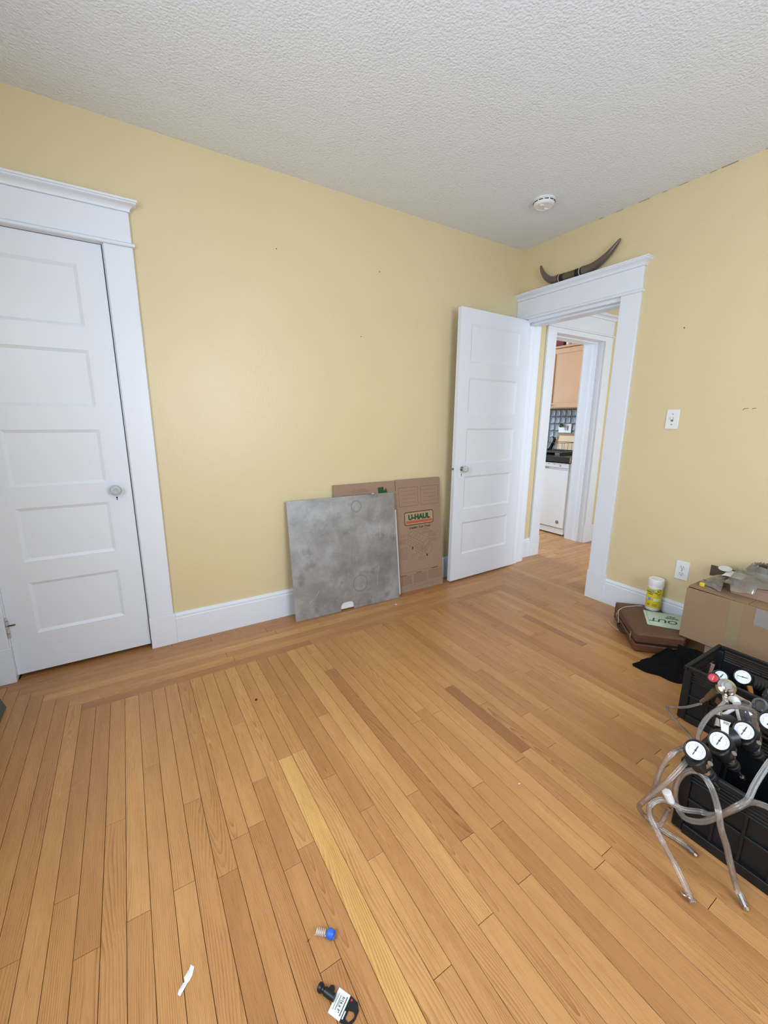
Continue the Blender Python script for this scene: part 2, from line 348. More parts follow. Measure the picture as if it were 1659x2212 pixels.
m = MB(); m.box(-.1, .1, 3.0, 3.1, 0, H); m.box(1.15, 2.04, 3.0, 3.1, 0, H); m.box(.1, 1.15, 3.0, 3.1, 0, .95); m.box(.1, 1.15, 3.0, 3.1, 2.2, H); struct(m.build('wall_kitchen_back', KW, origin=(0, 0, 0)))
struct(B(-.1, 2.04, .22, 3.1, H, H+.1).build('ceiling_kitchen', CEIL, origin=(0, 0, H)))
m = MB(); m.box(-3.64, -3.52, .13, .85, 0, H); m.box(-2.3, -2.18, .13, .85, 0, H); m.box(-3.52, -2.3, .75, .85, 0, H); m.box(-3.52, -2.3, .13, .75, H, H+.1); struct(m.build('wall_closet', PAINT, origin=(0, 0, 0)))

# ================================================================== FLOOR OF OAK STRIPS
floor = struct(B(-3.64, .054, -3.64, .85, -.06, -.012).build('floor', mat('subfloor_brown', (84, 54, 31), rough=.9), origin=(0, 0, 0)))  # dark brown subfloor, showing as thin lines in the gaps between boards
W = .0543; GX = -2.922
rng = random.Random(11)
NPL = [0]; STUFF = MB()
def plank_mesh(L, wd):
    a = wd/2-.0006; l = L/2-.0007; c = .0004; t = .0
    v = []
    for ins, z in ((0, -.012), (0, -c), (c, t)):
        v += [(-a+ins, -l+ins, z), (a-ins, -l+ins, z), (a-ins, l-ins, z), (-a+ins, l-ins, z)]
    f = [(8, 9, 10, 11)]
    for k in (0, 4):
        for i in range(4): f.append((k+i, k+(i+1) % 4, k+4+(i+1) % 4, k+4+i))
    me = bpy.data.meshes.new('plank'); me.from_pydata(v, [], f); me.materials.append(OAK); return me
def plank(x0, x1, y0, y1, along, tone=None, parent=None):
    par = parent or floor
    me = plank_mesh(y1-y0 if along == 'y' else x1-x0, x1-x0 if along == 'y' else y1-y0)
    o = bpy.data.objects.new('plank', me); COL.objects.link(o); o.parent = par; o.location = Vector(((x0+x1)/2, (y0+y1)/2, 0))-WL[par]
    if along == 'x': o.rotation_euler = (0, 0, R(90))
    elif rng.random() < .5: o.rotation_euler = (0, 0, R(180))
    if tone is None: tone = min(.88, max(.2, rng.gauss(.54, .12)))
    if rng.random() < .72: gx_, gz_ = .5+rng.choice((-1, 1))*rng.uniform(.16, .5), rng.uniform(.25, .9)      # straight grain
    else: gx_, gz_ = .5+rng.uniform(-.06, .06), rng.uniform(.0, .25)                                          # flat-sawn cathedral grain
    o.color = (tone, gx_, gz_, rng.random()); NPL[0] += 1
# measured end joints: (x, y of joint)
J = [(-2.411, -1.147), (-2.293, -.792), (-2.515, -.869), (-2.517, -1.198), (-2.309, -1.313), (-2.194, -1.006), (-2.016, -.713), (-2.628, -1.371), (-2.683, -1.462), (-2.796, -1.434), (-2.9, -1.45), (-2.525, -1.54), (-2.314, -1.639), (-2.529, -1.80), (-1.618, -1.14), (-1.737, -1.251), (-1.853, -1.253), (-1.52, -1.316), (-1.28, -1.017), (-1.401, -1.118), (-.683, -.822), (-.754, -1.509), (-1.854, -1.618), (-2.094, -1.525), (-1.927, -1.758), (-1.696, -1.988), (-2.313, -1.947), (-1.589, -2.214), (-1.257, -1.861), (-1.081, -1.026), (-1.60, -1.60), (-.66, -1.25)]
TONE = {9: {-1.147: .94}, 16: {-.713: .22}, 24: {-1.14: .1}, 41: {-.822: .18}, 18: {-1.758: .28}, 11: {-.792: .3}}
BD = 8*W                     # border depth
def strip_joints(k, xa, xb, ya, yb, meas, avoid):
    js = [y for x, y in meas if xa-.006 <= x < xb-.006]
    lo = min(js+[ya]); cur = ya; out = []
    if not js:
        y = ya-rng.uniform(.35, 1.5)
    else:
        out += sorted(js, reverse=True); y = out[-1]-rng.uniform(.7, 1.5)
    while y > yb+.25: out.append(y); y -= rng.uniform(.6, 1.6)
    return out
k0 = int(round((XL+BD-GX)/W))
xs = []; x = GX
while x-W > XL+BD-W*.5: x -= W
while x < -BD+.005: xs.append(x); x += W
xs_right = xs[-1]+W
for x in xs:
    k = int(round((x-GX)/W)); xa = x; xb = x+W
    js = strip_joints(k, xa, xb, -BD, YF, J, None)
    ys = [-BD]+js+[YF]
    for a, b in zip(ys[:-1], ys[1:]):
        t = None
        for yk, tv in TONE.get(k, {}).items():
            if abs(a-yk) < .02: t = tv
        plank(xa, xb, b, a, 'y', t)
# borders: far wall strips, left wall strips and doorway-side strips meeting in stepped corners
xl0 = xs[0]; lw = (xl0-XL)/8; rw = (0.0-xs_right)/8
for k in range(8):
    y1 = -k*W; y0 = y1-W
    xa = XL+(k+1)*lw; xb = -(k+1)*rw if k else .0
    c1 = rng.uniform(-2.75, -1.95); p = [xa, c1, rng.uniform(-1.5, -.85), xb]
    tones = [.3, .42, .36, .5, .78, .52, .7, .34]
    for a, b in zip(p[:-1], p[1:]):
        plank(a, b, y0, y1, 'x', min(.95, max(.1, tones[k]+rng.uniform(-.1, .1))))
for k in range(8):
    xa = XL+k*lw; cut = rng.uniform(-2.2, -1.3)
    plank(xa, xa+lw, cut, -k*W, 'y'); plank(xa, xa+lw, YF, cut, 'y')
for k in range(8):
    xb = -k*rw; xa = xb-rw; top = -(k+1)*W+W if k else -W
    c1 = rng.uniform(-1.3, -.75); c2 = rng.uniform(-2.4, -1.9)
    plank(xa, xb, c1, top, 'y', min(.9, max(.15, rng.gauss(.5, .13)))); plank(xa, xb, c2, c1, 'y'); plank(xa, xb, YF, c2, 'y')
plank(0.0, .054, -.845, -.06, 'y', .5)
for k in range(3): plank(-3.36, -2.79, k*W, (k+1)*W, 'x', .28)
# hall strips run away from the doorway, the kitchen carries on in the same boards
floor_hall = struct(B(.054, 2.0, -2.5, 3.1, -.06, -.012).build('floor_hall', MATS['subfloor_brown'], origin=(0, 0, 0)))
y = .46
while y > -1.25:
    cut = rng.uniform(.55, 1.3)
    lo = .054 if y <= .03 else .5
    cut = max(cut, lo+.2)
    plank(lo, cut, y-W, y, 'x', min(.8, max(.2, rng.gauss(.45, .12))), floor_hall); plank(cut, 1.95, y-W, y, 'x', min(.8, max(.2, rng.gauss(.45, .12))), floor_hall); y -= W
m = MB(); m.box(.054, 1.95, -2.43, y, -.012, 0); m.box(-.05, 1.92, .47, 3.0, -.012, 0)
st = m.build('board_field', OAK, floor_hall); st['kind'] = 'stuff'; st.color = (.5, .4, .5, .3)

# ================================================================== TRIM
def sidecase(tr, xa, xb, y, z0, z1, dirn='y', t=.022, name='casing', c=.002):
    if dirn == 'y': B(xa, xb, y-t, y, z0, z1, c=c).build(name, TRIM, tr, smooth=None)
    else: B(y-t, y, xa, xb, z0, z1, c=c).build(name, TRIM, tr)
def crown_loops(a0, a1, zb, off, clampl=None, clampr=None, y=0.0, t=.022, dirn='y'):
    loops = []
    for o, z in off:
        l = a0-o if clampl is None else max(a0-o, clampl); r = a1+o if clampr is None else min(a1+o, clampr)
        lp = [(l, y, zb+z), (l, y-t-o, zb+z), (r, y-t-o, zb+z), (r, y, zb+z)]
        if dirn == 'x': lp = [(q[1], q[0], q[2]) for q in lp]
        loops.append(lp)
    return loops
CROWN = [(0, 0), (.006, .001), (.006, .006), (.008, .012), (.014, .019), (.024, .025), (.031, .028), (.033, .030), (.033, .034), (.038, .036), (.038, .044)]
BEAD = [(0, 0), (.005, .001), (.009, .005), (.010, .009), (.009, .013), (.005, .017), (0, .018)]
# closet door trim
tr1 = thing('trim_1', (-3.08, 0, 0), 'white casing and crowned head board around the closed closet door', kind='structure')
sidecase(tr1, -2.784, -2.667, 0, .182, 2.034); sidecase(tr1, -2.789, -2.660, 0, 0, .182, t=.027, name='plinth_block')
sidecase(tr1, -3.488, -3.371, 0, .182, 2.034); sidecase(tr1, -3.494, -3.366, 0, 0, .182, t=.027, name='plinth_block')
MB().loft(crown_loops(-3.488, -2.667, 2.034, BEAD, clampl=-3.497)).build('bead_molding', TRIM, tr1, smooth=40)
sidecase(tr1, -3.488, -2.669, 0, 2.052, 2.180, name='frieze_board')
MB().loft(crown_loops(-3.488, -2.669, 2.180, CROWN, clampl=-3.497)).build('crown_molding', TRIM, tr1, smooth=40)
B(-2.789, -2.7835, .0005, .12, 0, 2.036).build('jamb', TRIM, tr1); B(-3.3715, -3.3662, .0005, .12, 0, 2.036).build('jamb', TRIM, tr1); B(-3.366, -2.789, .0005, .12, 2.033, 2.0362).build('jamb', TRIM, tr1)
# doorway trim on the right wall (runs along y)
tr2 = thing('trim_2', (0, -.45, 0), 'white casing and crowned head board around the open doorway', kind='structure')
sidecase(tr2, -.961, -.836, 0, .205, 2.034, 'x'); sidecase(tr2, -.968, -.832, 0, 0, .205, 'x', t=.027, name='plinth_block')
sidecase(tr2, -.060, -.001, 0, 0, 2.034, 'x', t=.016)
MB().loft(crown_loops(-.961, -.001, 2.034, BEAD, clampr=-.0005, dirn='x')).build('bead_molding', TRIM, tr2, smooth=40)
sidecase(tr2, -.959, -.001, 0, 2.052, 2.180, 'x', name='frieze_board')
MB().loft(crown_loops(-.959, -.001, 2.180, CROWN, clampr=-.0005, dirn='x')).build('crown_molding', TRIM, tr2, smooth=40)
B(0, .19, -.845, -.838, 0, 2.02, c=.001).build('jamb', TRIM, tr2); B(0, .19, -.067, -.06, 0, 2.02, c=.001).build('jamb', TRIM, tr2); B(0, .19, -.845, -.06, 2.013, 2.04, c=.001).build('head_jamb', TRIM, tr2)
B(.045, .11, -.838, -.826, 0, 2.013, c=.001).build('door_stop', TRIM, tr2); B(.045, .11, -.079, -.067, 0, 2.013, c=.001).build('door_stop', TRIM, tr2); B(.045, .11, -.826, -.079, 2.0, 2.013, c=.001).build('door_stop', TRIM, tr2)
B(.19, .212, -.062, .016, 0, 2.034, c=.002).build('casing', TRIM, tr2); B(.19, .212, -.96, -.836, 0, 2.034, c=.002).build('casing', TRIM, tr2)
# kitchen doorway trim, facing the hall
tr3 = thing('trim_3', (.86, HY, 0), 'white casing and crowned head board around the kitchen doorway', kind='structure')
sidecase(tr3, .376, .494, HY, .19, 2.056); sidecase(tr3, .372, .498, HY, 0, .19, t=.027, name='plinth_block')
sidecase(tr3, 1.236, 1.35, HY, .19, 2.056); sidecase(tr3, 1.232, 1.356, HY, 0, .19, t=.027, name='plinth_block')
MB().loft(crown_loops(.376, 1.35, 2.056, BEAD, y=HY)).build('bead_molding', TRIM, tr3, smooth=40)
sidecase(tr3, .378, 1.348, HY, 2.074, 2.20, name='frieze_board')
MB().loft(crown_loops(.378, 1.348, 2.20, CROWN, y=HY)).build('crown_molding', TRIM, tr3, smooth=40)
B(.49, .497, HY, .22, 0, 2.02).build('jamb', TRIM, tr3); B(1.229, 1.236, HY, .22, 0, 2.02).build('jamb', TRIM, tr3); B(.49, 1.236, HY, .22, 2.013, 2.0349).build('head_jamb', TRIM, tr3)
B(1.217, 1.229, .07, .11, 0, 2.013, c=.001).build('door_stop', TRIM, tr3); B(.497, .509, .07, .11, 0, 2.013, c=.001).build('door_stop', TRIM, tr3); B(.509, 1.217, .07, .11, 2.0, 2.013, c=.001).build('door_stop', TRIM, tr3)
B(1.229, 1.236, .218, .225, 0, 2.02).build('edge_strip', TRIM, tr3); sidecase(tr3, .4945, 1.2355, HY, 2.0135, 2.0558, name='head_casing')
# baseboards with a moulded cap
def base_prof(t=.02, h=.176): return [(0, 0), (t, 0), (t, h-.03), (t-.003, h-.027), (t-.004, h-.021), (t-.001, h-.017), (t-.002, h-.011), (t-.008, h-.004), (t-.013, h), (0, h)]
def baseboard(name, a, b, dirn, plane, flip=-1):
    lp = []
    for q in (a, b):
        l = [((q, plane+flip*p, z) if dirn == 'x' else (plane+flip*p, q, z)) for p, z in base_prof()]
        lp.append(l)
    return struct(MB().loft(lp).build(name, TRIM, origin=((a+b)/2, plane, 0) if dirn == 'x' else (plane, (a+b)/2, 0), smooth=30))
baseboard('baseboard_back', -2.660, -.022, 'x', 0); baseboard('baseboard_right', -3.49, -.968, 'y', 0); baseboard('baseboard_left', -3.49, -.03, 'y', XL, 1); baseboard('baseboard_front', -3.46, -.03, 'x', YF, 1)
baseboard('baseboard_hall', .213, .372, 'x', HY); baseboard('baseboard_hall_back', 1.356, 1.94, 'x', HY)

# ================================================================== DOORS
PZ = [(1.930, 1.668), (1.566, 1.308), (1.202, .943), (.843, .585), (.480, .220)]
def door(name, M, wd, h, stile, loc, label, t=.035, z0=0.0):
    d = thing(name, loc, label, kind='structure')
    g = 0
    B(0, stile, 0, t, z0, h, M=M).build('stile', TRIM, d); B(wd-stile, wd, 0, t, z0, h, M=M).build('stile', TRIM, d)
    zs = [h]+[v for p in PZ for v in p]+[z0]
    for a, b in zip(zs[::2], zs[1::2]): B(stile+g, wd-stile-g, 0, t, b, a, M=M).build('rail', TRIM, d)
    for zt, zb in PZ:
        m = MB(); x0, x1 = stile, wd-stile; k = .014; dp = .008
        for y, yy in ((.001, dp), (t-.001, t-dp)):
            o = [(x0, y, zb), (x1, y, zb), (x1, y, zt), (x0, y, zt)]; i1 = [(x0+.004, y+(yy-y)*.3, zb+.004), (x1-.004, y+(yy-y)*.3, zb+.004), (x1-.004, y+(yy-y)*.3, zt-.004), (x0+.004, y+(yy-y)*.3, zt-.004)]
            i = [(x0+k, yy, zb+k), (x1-k, yy, zb+k), (x1-k, yy, zt-k), (x0+k, yy, zt-k)]
            m.add(o+i1+i, [(j, (j+1) % 4, 4+(j+1) % 4, 4+j) for j in range(4)]+[(4+j, 4+(j+1) % 4, 8+(j+1) % 4, 8+j) for j in range(4)]+[(8, 9, 10, 11)], M)
        m.build('panel', TRIM, d, fix=False)
    return d
def knobset(d, M, x, z, side=-1, glass=True):
    """escutcheon with keyhole and faceted glass knob; side -1 puts it on the face at local y=0"""
    pts = []
    prof = [(-.021, -.062), (-.019, -.085), (-.012, -.083), (-.006, -.092), (.006, -.092), (.012, -.083), (.019, -.085), (.021, -.062), (.024, .02), (.025, .05), (.018, .067), (.008, .076), (-.008, .076), (-.018, .067), (-.025, .05), (-.024, .02)]
    F = M @ frame((x, 0, z), (1, 0, 0), (0, 0, 1), (0, -1, 0))
    es = MB().prism(prof, 0, .002, F).prism([(a*.82, b*.86) for a, b in prof], .002, .0035, F).build('escutcheon', TRIM, d)
    MB().lathe([(.0038, 0), (.0038, .0006)], F @ Matrix.Translation((0, -.042, .0034)), 12).box(-.0018, .0018, -.056, -.043, .0034, .004, M=F).build('keyhole', DARK, es)
    k = MB().lathe([(.016, .003), (.016, .006), (.009, .010), (.008, .026), (.012, .029)], F, 20).build('knob_shank', STEEL, d, smooth=30)
    MB().lathe([(.010, .027), (.020, .032), (.0265, .040), (.0265, .046), (.021, .056), (.012, .060), (.004, .057)], F, 12).build('knob', KNOBG, d)
    MB().lathe([(.009, .0285), (.006, .047)], F, 12).build('knob_core', STEEL, d, smooth=30)
# closed closet door: face at y = 0.004, 4 mm gap at the latch side
M1 = Matrix.Translation((-3.3655, .004, 0))
d1 = door('door_1', M1, .5728, 2.030, .103, (-3.362, .004, 0), 'closed white five-panel closet door with a cut-glass knob', z0=.022)
knobset(d1, M1, .505, .905)
hg = MB(); F = Matrix.Translation((-3.366, -.004, .27))
for z in (-.045, -.018, .018): hg.lathe([(.006, z), (.006, z+.022)], F, 10)
hg.lathe([(.004, .045), (.007, .05), (.004, .058)], F, 10); hg.box(.001, .006, .002, .008, -.045, .04, M=F)
hg.build('hinge', mat('painted_worn_hinge', (196, 190, 184), rough=.45, metal=.3, var=(60, .35)), d1, smooth=30)
B(-3.372, -3.335, -.009, -.006, .285, .291).build('hinge_pin_stop', mat('brass_worn', (120, 104, 78), rough=.4, metal=.7), d1)
# open door, hinged on the doorway jamb and standing almost parallel to the far wall
ang = math.atan2(.029, .744); ux = Vector((math.cos(ang), math.sin(ang), 0)); uy = Vector((-math.sin(ang), math.cos(ang), 0))
P0 = Vector((-.722, -.1335, 0)); M2 = frame(P0, ux, uy, (0, 0, 1))
d2 = door('door_2', M2, .741, 2.030, .104, P0, 'white five-panel door standing wide open beside the doorway', z0=.012, t=.033)
knobset(d2, M2, .066, .905)
bk = MB(); F = M2 @ frame((.066, .033, .905), (-1, 0, 0), (0, 0, 1), (0, 1, 0)); bk.lathe([(.008, .0), (.008, .026), (.025, .036), (.025, .046), (.01, .054)], F, 12); bk.build('back_knob', KNOBG, d2)
lt = MB(); F = M2 @ Matrix.Translation((0, 0, 0)); lt.box(-.0012, .0, .004, .029, .82, .98, M=F); lt.build('latch_plate', TRIM, d2)
B(-.014, 0, .011, .021, .897, .912, M=M2).build('latch_bolt', STEEL, d2)
B(-.0006, .02, .004, .02, 2.0301, 2.0312, M=M2).build('bare_wood_corner', mat('bare_pine', (176, 132, 92), rough=.8), d2)

# ================================================================== CLOSET FLOOR THINGS (seen through the gap under the door)
tag(B(-3.20, -2.945, .045, .3, .0, .2, c=.01).build('storage_bin', mat('dark_green_plastic', (40, 52, 42), rough=.5)), 'dark green bin just inside the closet, seen under the closed door', 'bin')
m = MB(); m.grid(12, 8, lambda u, v: (-2.935+u*.05, .04+v*.08, .004+.012*math.sin(u*9+v*4)**2)); tag(m.build('red_cloth', mat('red_cloth', (170, 40, 44), rough=.9), fix=False), 'scrap of red patterned cloth showing under the closet door', 'cloth')

# ================================================================== LEANING SHEET AND CARTON BY THE FAR WALL
VINYL = film('clear_vinyl_tube', (246, 243, 240), (232, 226, 222), .12, .20, .85)
BAGM = film('clear_bag_film', (236, 232, 224), (214, 208, 196), .20, .14, 1.8)
JARM = film('clear_jar_plastic', (190, 196, 200), (150, 152, 156), .30, .05, 2.6)

def lean_frame(bl, br, tl):
    bl, br, tl = Vector(bl), Vector(br), Vector(tl); x = (br-bl).normalized(); y = (tl-bl); y = (y-x*y.dot(x)).normalized(); return frame(bl, x, y, x.cross(y))
# flattened carton
MC = lean_frame((-1.668, -.108, .001), (-.776, -.116, .001), (-1.668, -.0165, .8365))
CW, CH = .889, .841
car = thing('flattened_carton', (-1.22, -.11, 0), 'brown flattened moving carton with printed truck leaning on the yellow wall', 'carton')
m = MB(); m.box(0, .482, 0, CH-.0, -.006, 0, c=.001, M=MC); m.box(.482, .4885, 0, CH-.075, -.006, -.001, M=MC); m.build('side_panel', CARD, car)
m = MB(); m.box(.4885, CW-.005, 0, CH+.003, -.006, 0, c=.001, M=MC); m.build('side_panel', CARD, car)
m = MB(); m.box(.004, CW, .004, CH-.004, -.0125, -.0068, c=.001, M=MC); m.build('rear_panel', CARD2, car)
m = MB(); m.box(CW-.0052, CW+.002, .002, CH-.006, -.0125, -.0005, c=.0006, M=MC); m.build('fold_edge', CARD, car)
PX0, PW = .4885, .398
def cp(u, t): return (PX0+u*PW, CH*(1-t))
def bar(m, u0, t0, u1, t1, wd=.0016, z=.0003):
    a = Vector((*cp(u0, t0), 0)); b = Vector((*cp(u1, t1), 0)); d = (b-a); L = d.length
    if L < 1e-6: return
    d.normalize(); n = Vector((-d.y, d.x, 0))*wd/2; e = d*wd/2*0
    m.add([a-n-e+Vector((0, 0, 0)), b-n+e, b+n+e, a+n-e], [(0, 1, 2, 3)], MC @ Matrix.Translation((0, 0, z)))
def rect(m, u0, t0, u1, t1, wd=.0018):
    for q in ((u0, t0, u1, t0), (u1, t0, u1, t1), (u1, t1, u0, t1), (u0, t1, u0, t0)): bar(m, *q, wd=wd)
m = MB()
for u0, u1 in ((.06, .48), (.55, .955)):
    rect(m, u0, .068, u1, .232)
    for k in range(4): bar(m, u0+.05, .1+k*.033, u1-.05, .1+k*.033, wd=.0012)
m.build('printed_form', mat('brown_print_ink', (112, 72, 54), rough=.9, spec=.1), car, fix=False)
# logo badge
def rrect(u0, t0, u1, t1, r, n=5):
    (x0, y1), (x1, y0) = cp(u0, t0), cp(u1, t1); P = []
    for cx, cy, a0 in ((x1-r, y1-r, 0), (x0+r, y1-r, 90), (x0+r, y0+r, 180), (x1-r, y0+r, 270)):
        for k in range(n+1): a = R(a0+90*k/n); P.append((cx+r*math.cos(a), cy+r*math.sin(a)))
    return P
def pfill(poly, z, name, mt, par): return MB().prism(poly, z-.0002, z, MC).build(name, mt, par)
lg = pfill(rrect(.155, .285, .825, .405, .018), .0005, 'logo_badge', INK, car)
pfill(rrect(.170, .292, .810, .398, .014), .0008, 'badge_field', mat('pale_print_ink', (172, 148, 118), rough=.9, spec=.1), lg)
pfill(rrect(.19, .366, .795, .388, .001), .0012, 'badge_stripe', INK_RED, lg)
x, y = cp(.49, .337); text('U-HAUL', .052, MC @ Matrix.Translation((x, y, .0012)), INK_GREEN, 'badge_lettering', lg, bold=.0034, sx=1.04)
x, y = cp(.50, .428); text('Loading Your Truck', .0235, MC @ Matrix.Translation((x, y, .0006)), INK, 'lettering', car, shear=.25, bold=.0007)
m = MB()
T = lambda *q: bar(m, *q, wd=.0017)
A = (.22, .485); Bq = (.35, .45); Cq = (.70, .54); D = (.58, .585)   # roof corners
for a, b in ((A, Bq), (Bq, Cq), (Cq, D), (D, A)): T(*a, *b)
T(.22, .485, .22, .575); T(.22, .575, .28, .60); T(.36, .625, .53, .69); T(.58, .585, .585, .63); T(.70, .54, .70, .575); T(.585, .63, .70, .575); T(.53, .69, .53, .60)
T(.70, .575, .735, .60); T(.735, .60, .77, .615); T(.77, .615, .775, .65); T(.775, .65, .66, .70); T(.585, .63, .60, .665); T(.60, .665, .62, .69); T(.61, .63, .695, .595); T(.61, .63, .62, .655); T(.62, .655, .71, .615); T(.71, .615, .695, .595)
for k in range(5): T(.27+k*.07, .505+k*.018, .37+k*.07, .470+k*.018)
for k in range(4): T(.25, .515+k*.02, .56, .605+k*.02)
m.build('printed_truck', INK_FADE, car, fix=False)
for u, t in ((.315, .61), (.645, .695)):
    x, y = cp(u, t); MB().lathe([(.008, 0), (.008, .0003)], MC @ Matrix.Translation((x, y, .0004)) @ Matrix.Diagonal((.75, 1.35, 1, 1)), 14).build('printed_wheel', INK, car)
m = MB(); rr = random.Random(5)
def para(u0, t0, u1, t1, n, wd=.0016):
    for k in range(n):
        t = t0+(t1-t0)*k/max(1, n-1); u = u0+rr.uniform(0, .01)
        while u < u1-.01:
            e = min(u1, u+rr.uniform(.02, .07)); bar(m, u, t, e, t, wd=wd); u = e+.008
para(.44, .452, .72, .462, 2); para(.55, .478, .80, .492, 3); para(.68, .505, .88, .53, 4); para(.72, .55, .92, .57, 3)
para(.03, .475, .16, .50, 3); para(.02, .52, .18, .56, 5); para(.02, .60, .20, .70, 9); para(.28, .665, .42, .69, 3); para(.44, .70, .60, .725, 3)
para(.09, .822, .9, .822, 1); para(.02, .855, .27, .93, 10, .0021); para(.31, .85, .63, .93, 10, .0021); para(.66, .84, .985, .92, 10, .0021); para(.22, .95, .8, .965, 2)
o = m.build('printed_text', INK_FADE, car, fix=False); o['kind'] = 'stuff'
m = MB(); para(.02, .845, .16, .847, 2, .0028); para(.38, .838, .50, .84, 2, .0028); para(.74, .825, .9, .827, 2, .0028); o = m.build('printed_heading', INK, car, fix=False); o['kind'] = 'stuff'
# print on the left half of the carton
x = lambda u: PX0-.4885+u
m = MB()
def lbar(x0, y0, x1, y1, wd=.0015): 
    a = Vector((x0, y0, .0003)); b = Vector((x1, y1, .0003)); d = (b-a).normalized(); n = Vector((-d.y, d.x, 0))*wd/2; m.add([a-n, b-n, b+n, a+n], [(0, 1, 2, 3)], MC)
for k in range(3): lbar(.13+.02*(k == 0), .80-k*.009, .27-.02*(k == 0), .80-k*.009)
for a in ((.075, .765, .24, .765), (.075, .765, .075, .70), (.24, .765, .24, .70), (.075, .70, .24, .70)): lbar(*a)
for k in range(4): lbar(.12+k*.03, .755, .12+k*.03, .72)
m.build('printed_form', INK_FADE, car, fix=False)
MB().prism([(.345, .72), (.445, .72), (.415, .765), (.408, .795), (.39, .775), (.385, .803), (.34, .80)], .0001, .0004, MC).build('printed_emblem', INK_GREEN, car)
m = MB()
for k in range(3): lbar(.35, .79-k*.016, .38, .79-k*.016, .004)
m.build('emblem_lettering', mat('pale_print_ink2', (150, 140, 110), rough=.9), car, fix=False)

# steel sheet
MS = lean_frame((-1.996, -.134, .001), (-1.221, -.157, .001), (-2.012, -.034, .760))
SW, SH = .777, .768
sh = thing('steel_sheet', (-1.61, -.14, 0), 'dull grey metal sheet with a notched lower edge leaning in front of the carton', 'metal sheet')
notch = [(.315, 0)]
for k in range(7): a = R(180-90*k/6); notch.append((.345+.03*math.cos(a), .026+.03*math.sin(a)))
for k in range(7): a = R(90-90*k/6); notch.append((.385+.025*math.cos(a), .031+.025*math.sin(a)))
notch.append((.410, 0))
poly = [(0, 0)]+notch+[(SW, 0), (SW, SH), (0, SH)]
def sheet(z0, z1):
    m = MB(); lower = [(0, 0)]+notch+[(SW, 0), (SW, .07), (0, .07)]
    bm = bmesh.new(); vs = [bm.verts.new((x, y, z1)) for x, y in poly]; f = bm.faces.new(vs); r = bmesh.ops.extrude_face_region(bm, geom=[f])
    for v in [g for g in r['geom'] if isinstance(g, bmesh.types.BMVert)]: v.co.z = z0
    bm.verts.index_update(); m.add([v.co.copy() for v in bm.verts], [[v.index for v in f.verts] for f in bm.faces], MS); bm.free(); return m
sheet(0, .004).build('plate', SHEET, sh)
m = MB()
for x in (.446, .470):
    for y in (.026, .052): m.lathe([(.0055, .004), (.0055, .0055), (.004, .0075), (.001, .0082)], MS @ Matrix.Translation((x, y, 0)), 12).build('rivet', CHROME, sh, smooth=40); m = MB()
B(SW+.0005, SW+.012, .02, .64, -.012, .0, c=.001, M=MS).build('edge_rail', mat('pale_rail', (206, 204, 200), rough=.5), sh)
B(SW+.001, SW+.014, .64, .668, -.014, -.001, c=.001, M=MS).build('rail_clip', STEEL, sh)
B(.27, .46, .012, .13, -.0045, -.0005, M=MS).build('backing_plate', mat('white_painted_steel', (222, 222, 226), rough=.4), sh)
B(SW-.012, SW-.001, .012, .03, .004, .0055, M=MS).build('corner_tab', CHROME, sh)
B(.600, .618, SH+.0004, SH+.004, -.004, .003, M=MS).build('top_tab', WHITEP, sh); B(.11, .13, SH+.0004, SH+.003, -.004, .003, M=MS).build('top_tab', STEEL, sh)
# round handling marks and scratches in the zinc
for cx, cy, r in ((.475, .694, .038), (.47, .165, .055)):
    m = MB()
    M_ = MS @ Matrix.Translation((cx, cy, .0041)); v = []; n = 40
    for k in range(n):
        a = 2*math.pi*k/n
        for q in (r, r-.004): v.append((q*math.cos(a), q*math.sin(a)*1.05, 0))
    m.add(v, [(2*k, 2*((k+1) % n), 2*((k+1) % n)+1, 2*k+1) for k in range(n)], M_)
    m.build('ring_mark', mat('zinc_mark', (126, 125, 124), rough=.55, metal=.4), sh, fix=False)
m = MB()
for x0, y0, x1, y1 in ((.65, .54, .645, .50), (.645, .50, .648, .46), (.62, .26, .60, .17), (.60, .17, .605, .13), (.14, .13, .17, .17), (.10, .10, .12, .12)):
    a = Vector((x0, y0, .0042)); b = Vector((x1, y1, .0042)); d = (b-a).normalized(); n = Vector((-d.y, d.x, 0))*.0009; m.add([a-n, b-n, b+n, a+n], [(0, 1, 2, 3)], MS)
o = m.build('scratch', mat('bright_scratch', (214, 212, 206), rough=.4, metal=.5), sh, fix=False); o['kind'] = 'stuff'

# ================================================================== HORNS, DETECTOR, SWITCH, OUTLET
hn = thing('steer_horns', (-.035, -.47, 2.224), 'dark polished steer horns with wrapped centre lying on the crowned door head', 'horns')
HORN = mat('dark_horn', (98, 86, 78), rough=.22, coat=.3, var=(7, .45))
z0 = .0075
pl = [(-.035, -.374, 2.2555), (-.034, -.335, 2.256), (-.033, -.29, 2.272), (-.033, -.25, 2.304), (-.034, -.222, 2.345), (-.036, -.206, 2.386)]
MB().tube(pl, lambda t: .0275*(1-t)**.5+.001, 14).build('horn', HORN, hn, smooth=50)
pr = [(-.035, -.562, 2.2545), (-.034, -.615, 2.258), (-.033, -.672, 2.276), (-.033, -.724, 2.305), (-.034, -.764, 2.338), (-.036, -.800, 2.374)]
MB().tube(pr, lambda t: .030*(1-t)**.5+.001, 14).build('horn', HORN, hn, smooth=50)
MB().tube([(-.035, -.42, 2.253), (-.035, -.465, 2.252), (-.035, -.51, 2.253)], .0265, 14).build('centre_wrap', mat('olive_leather', (92, 84, 62), rough=.6, bump=(60, .2)), hn, smooth=50)
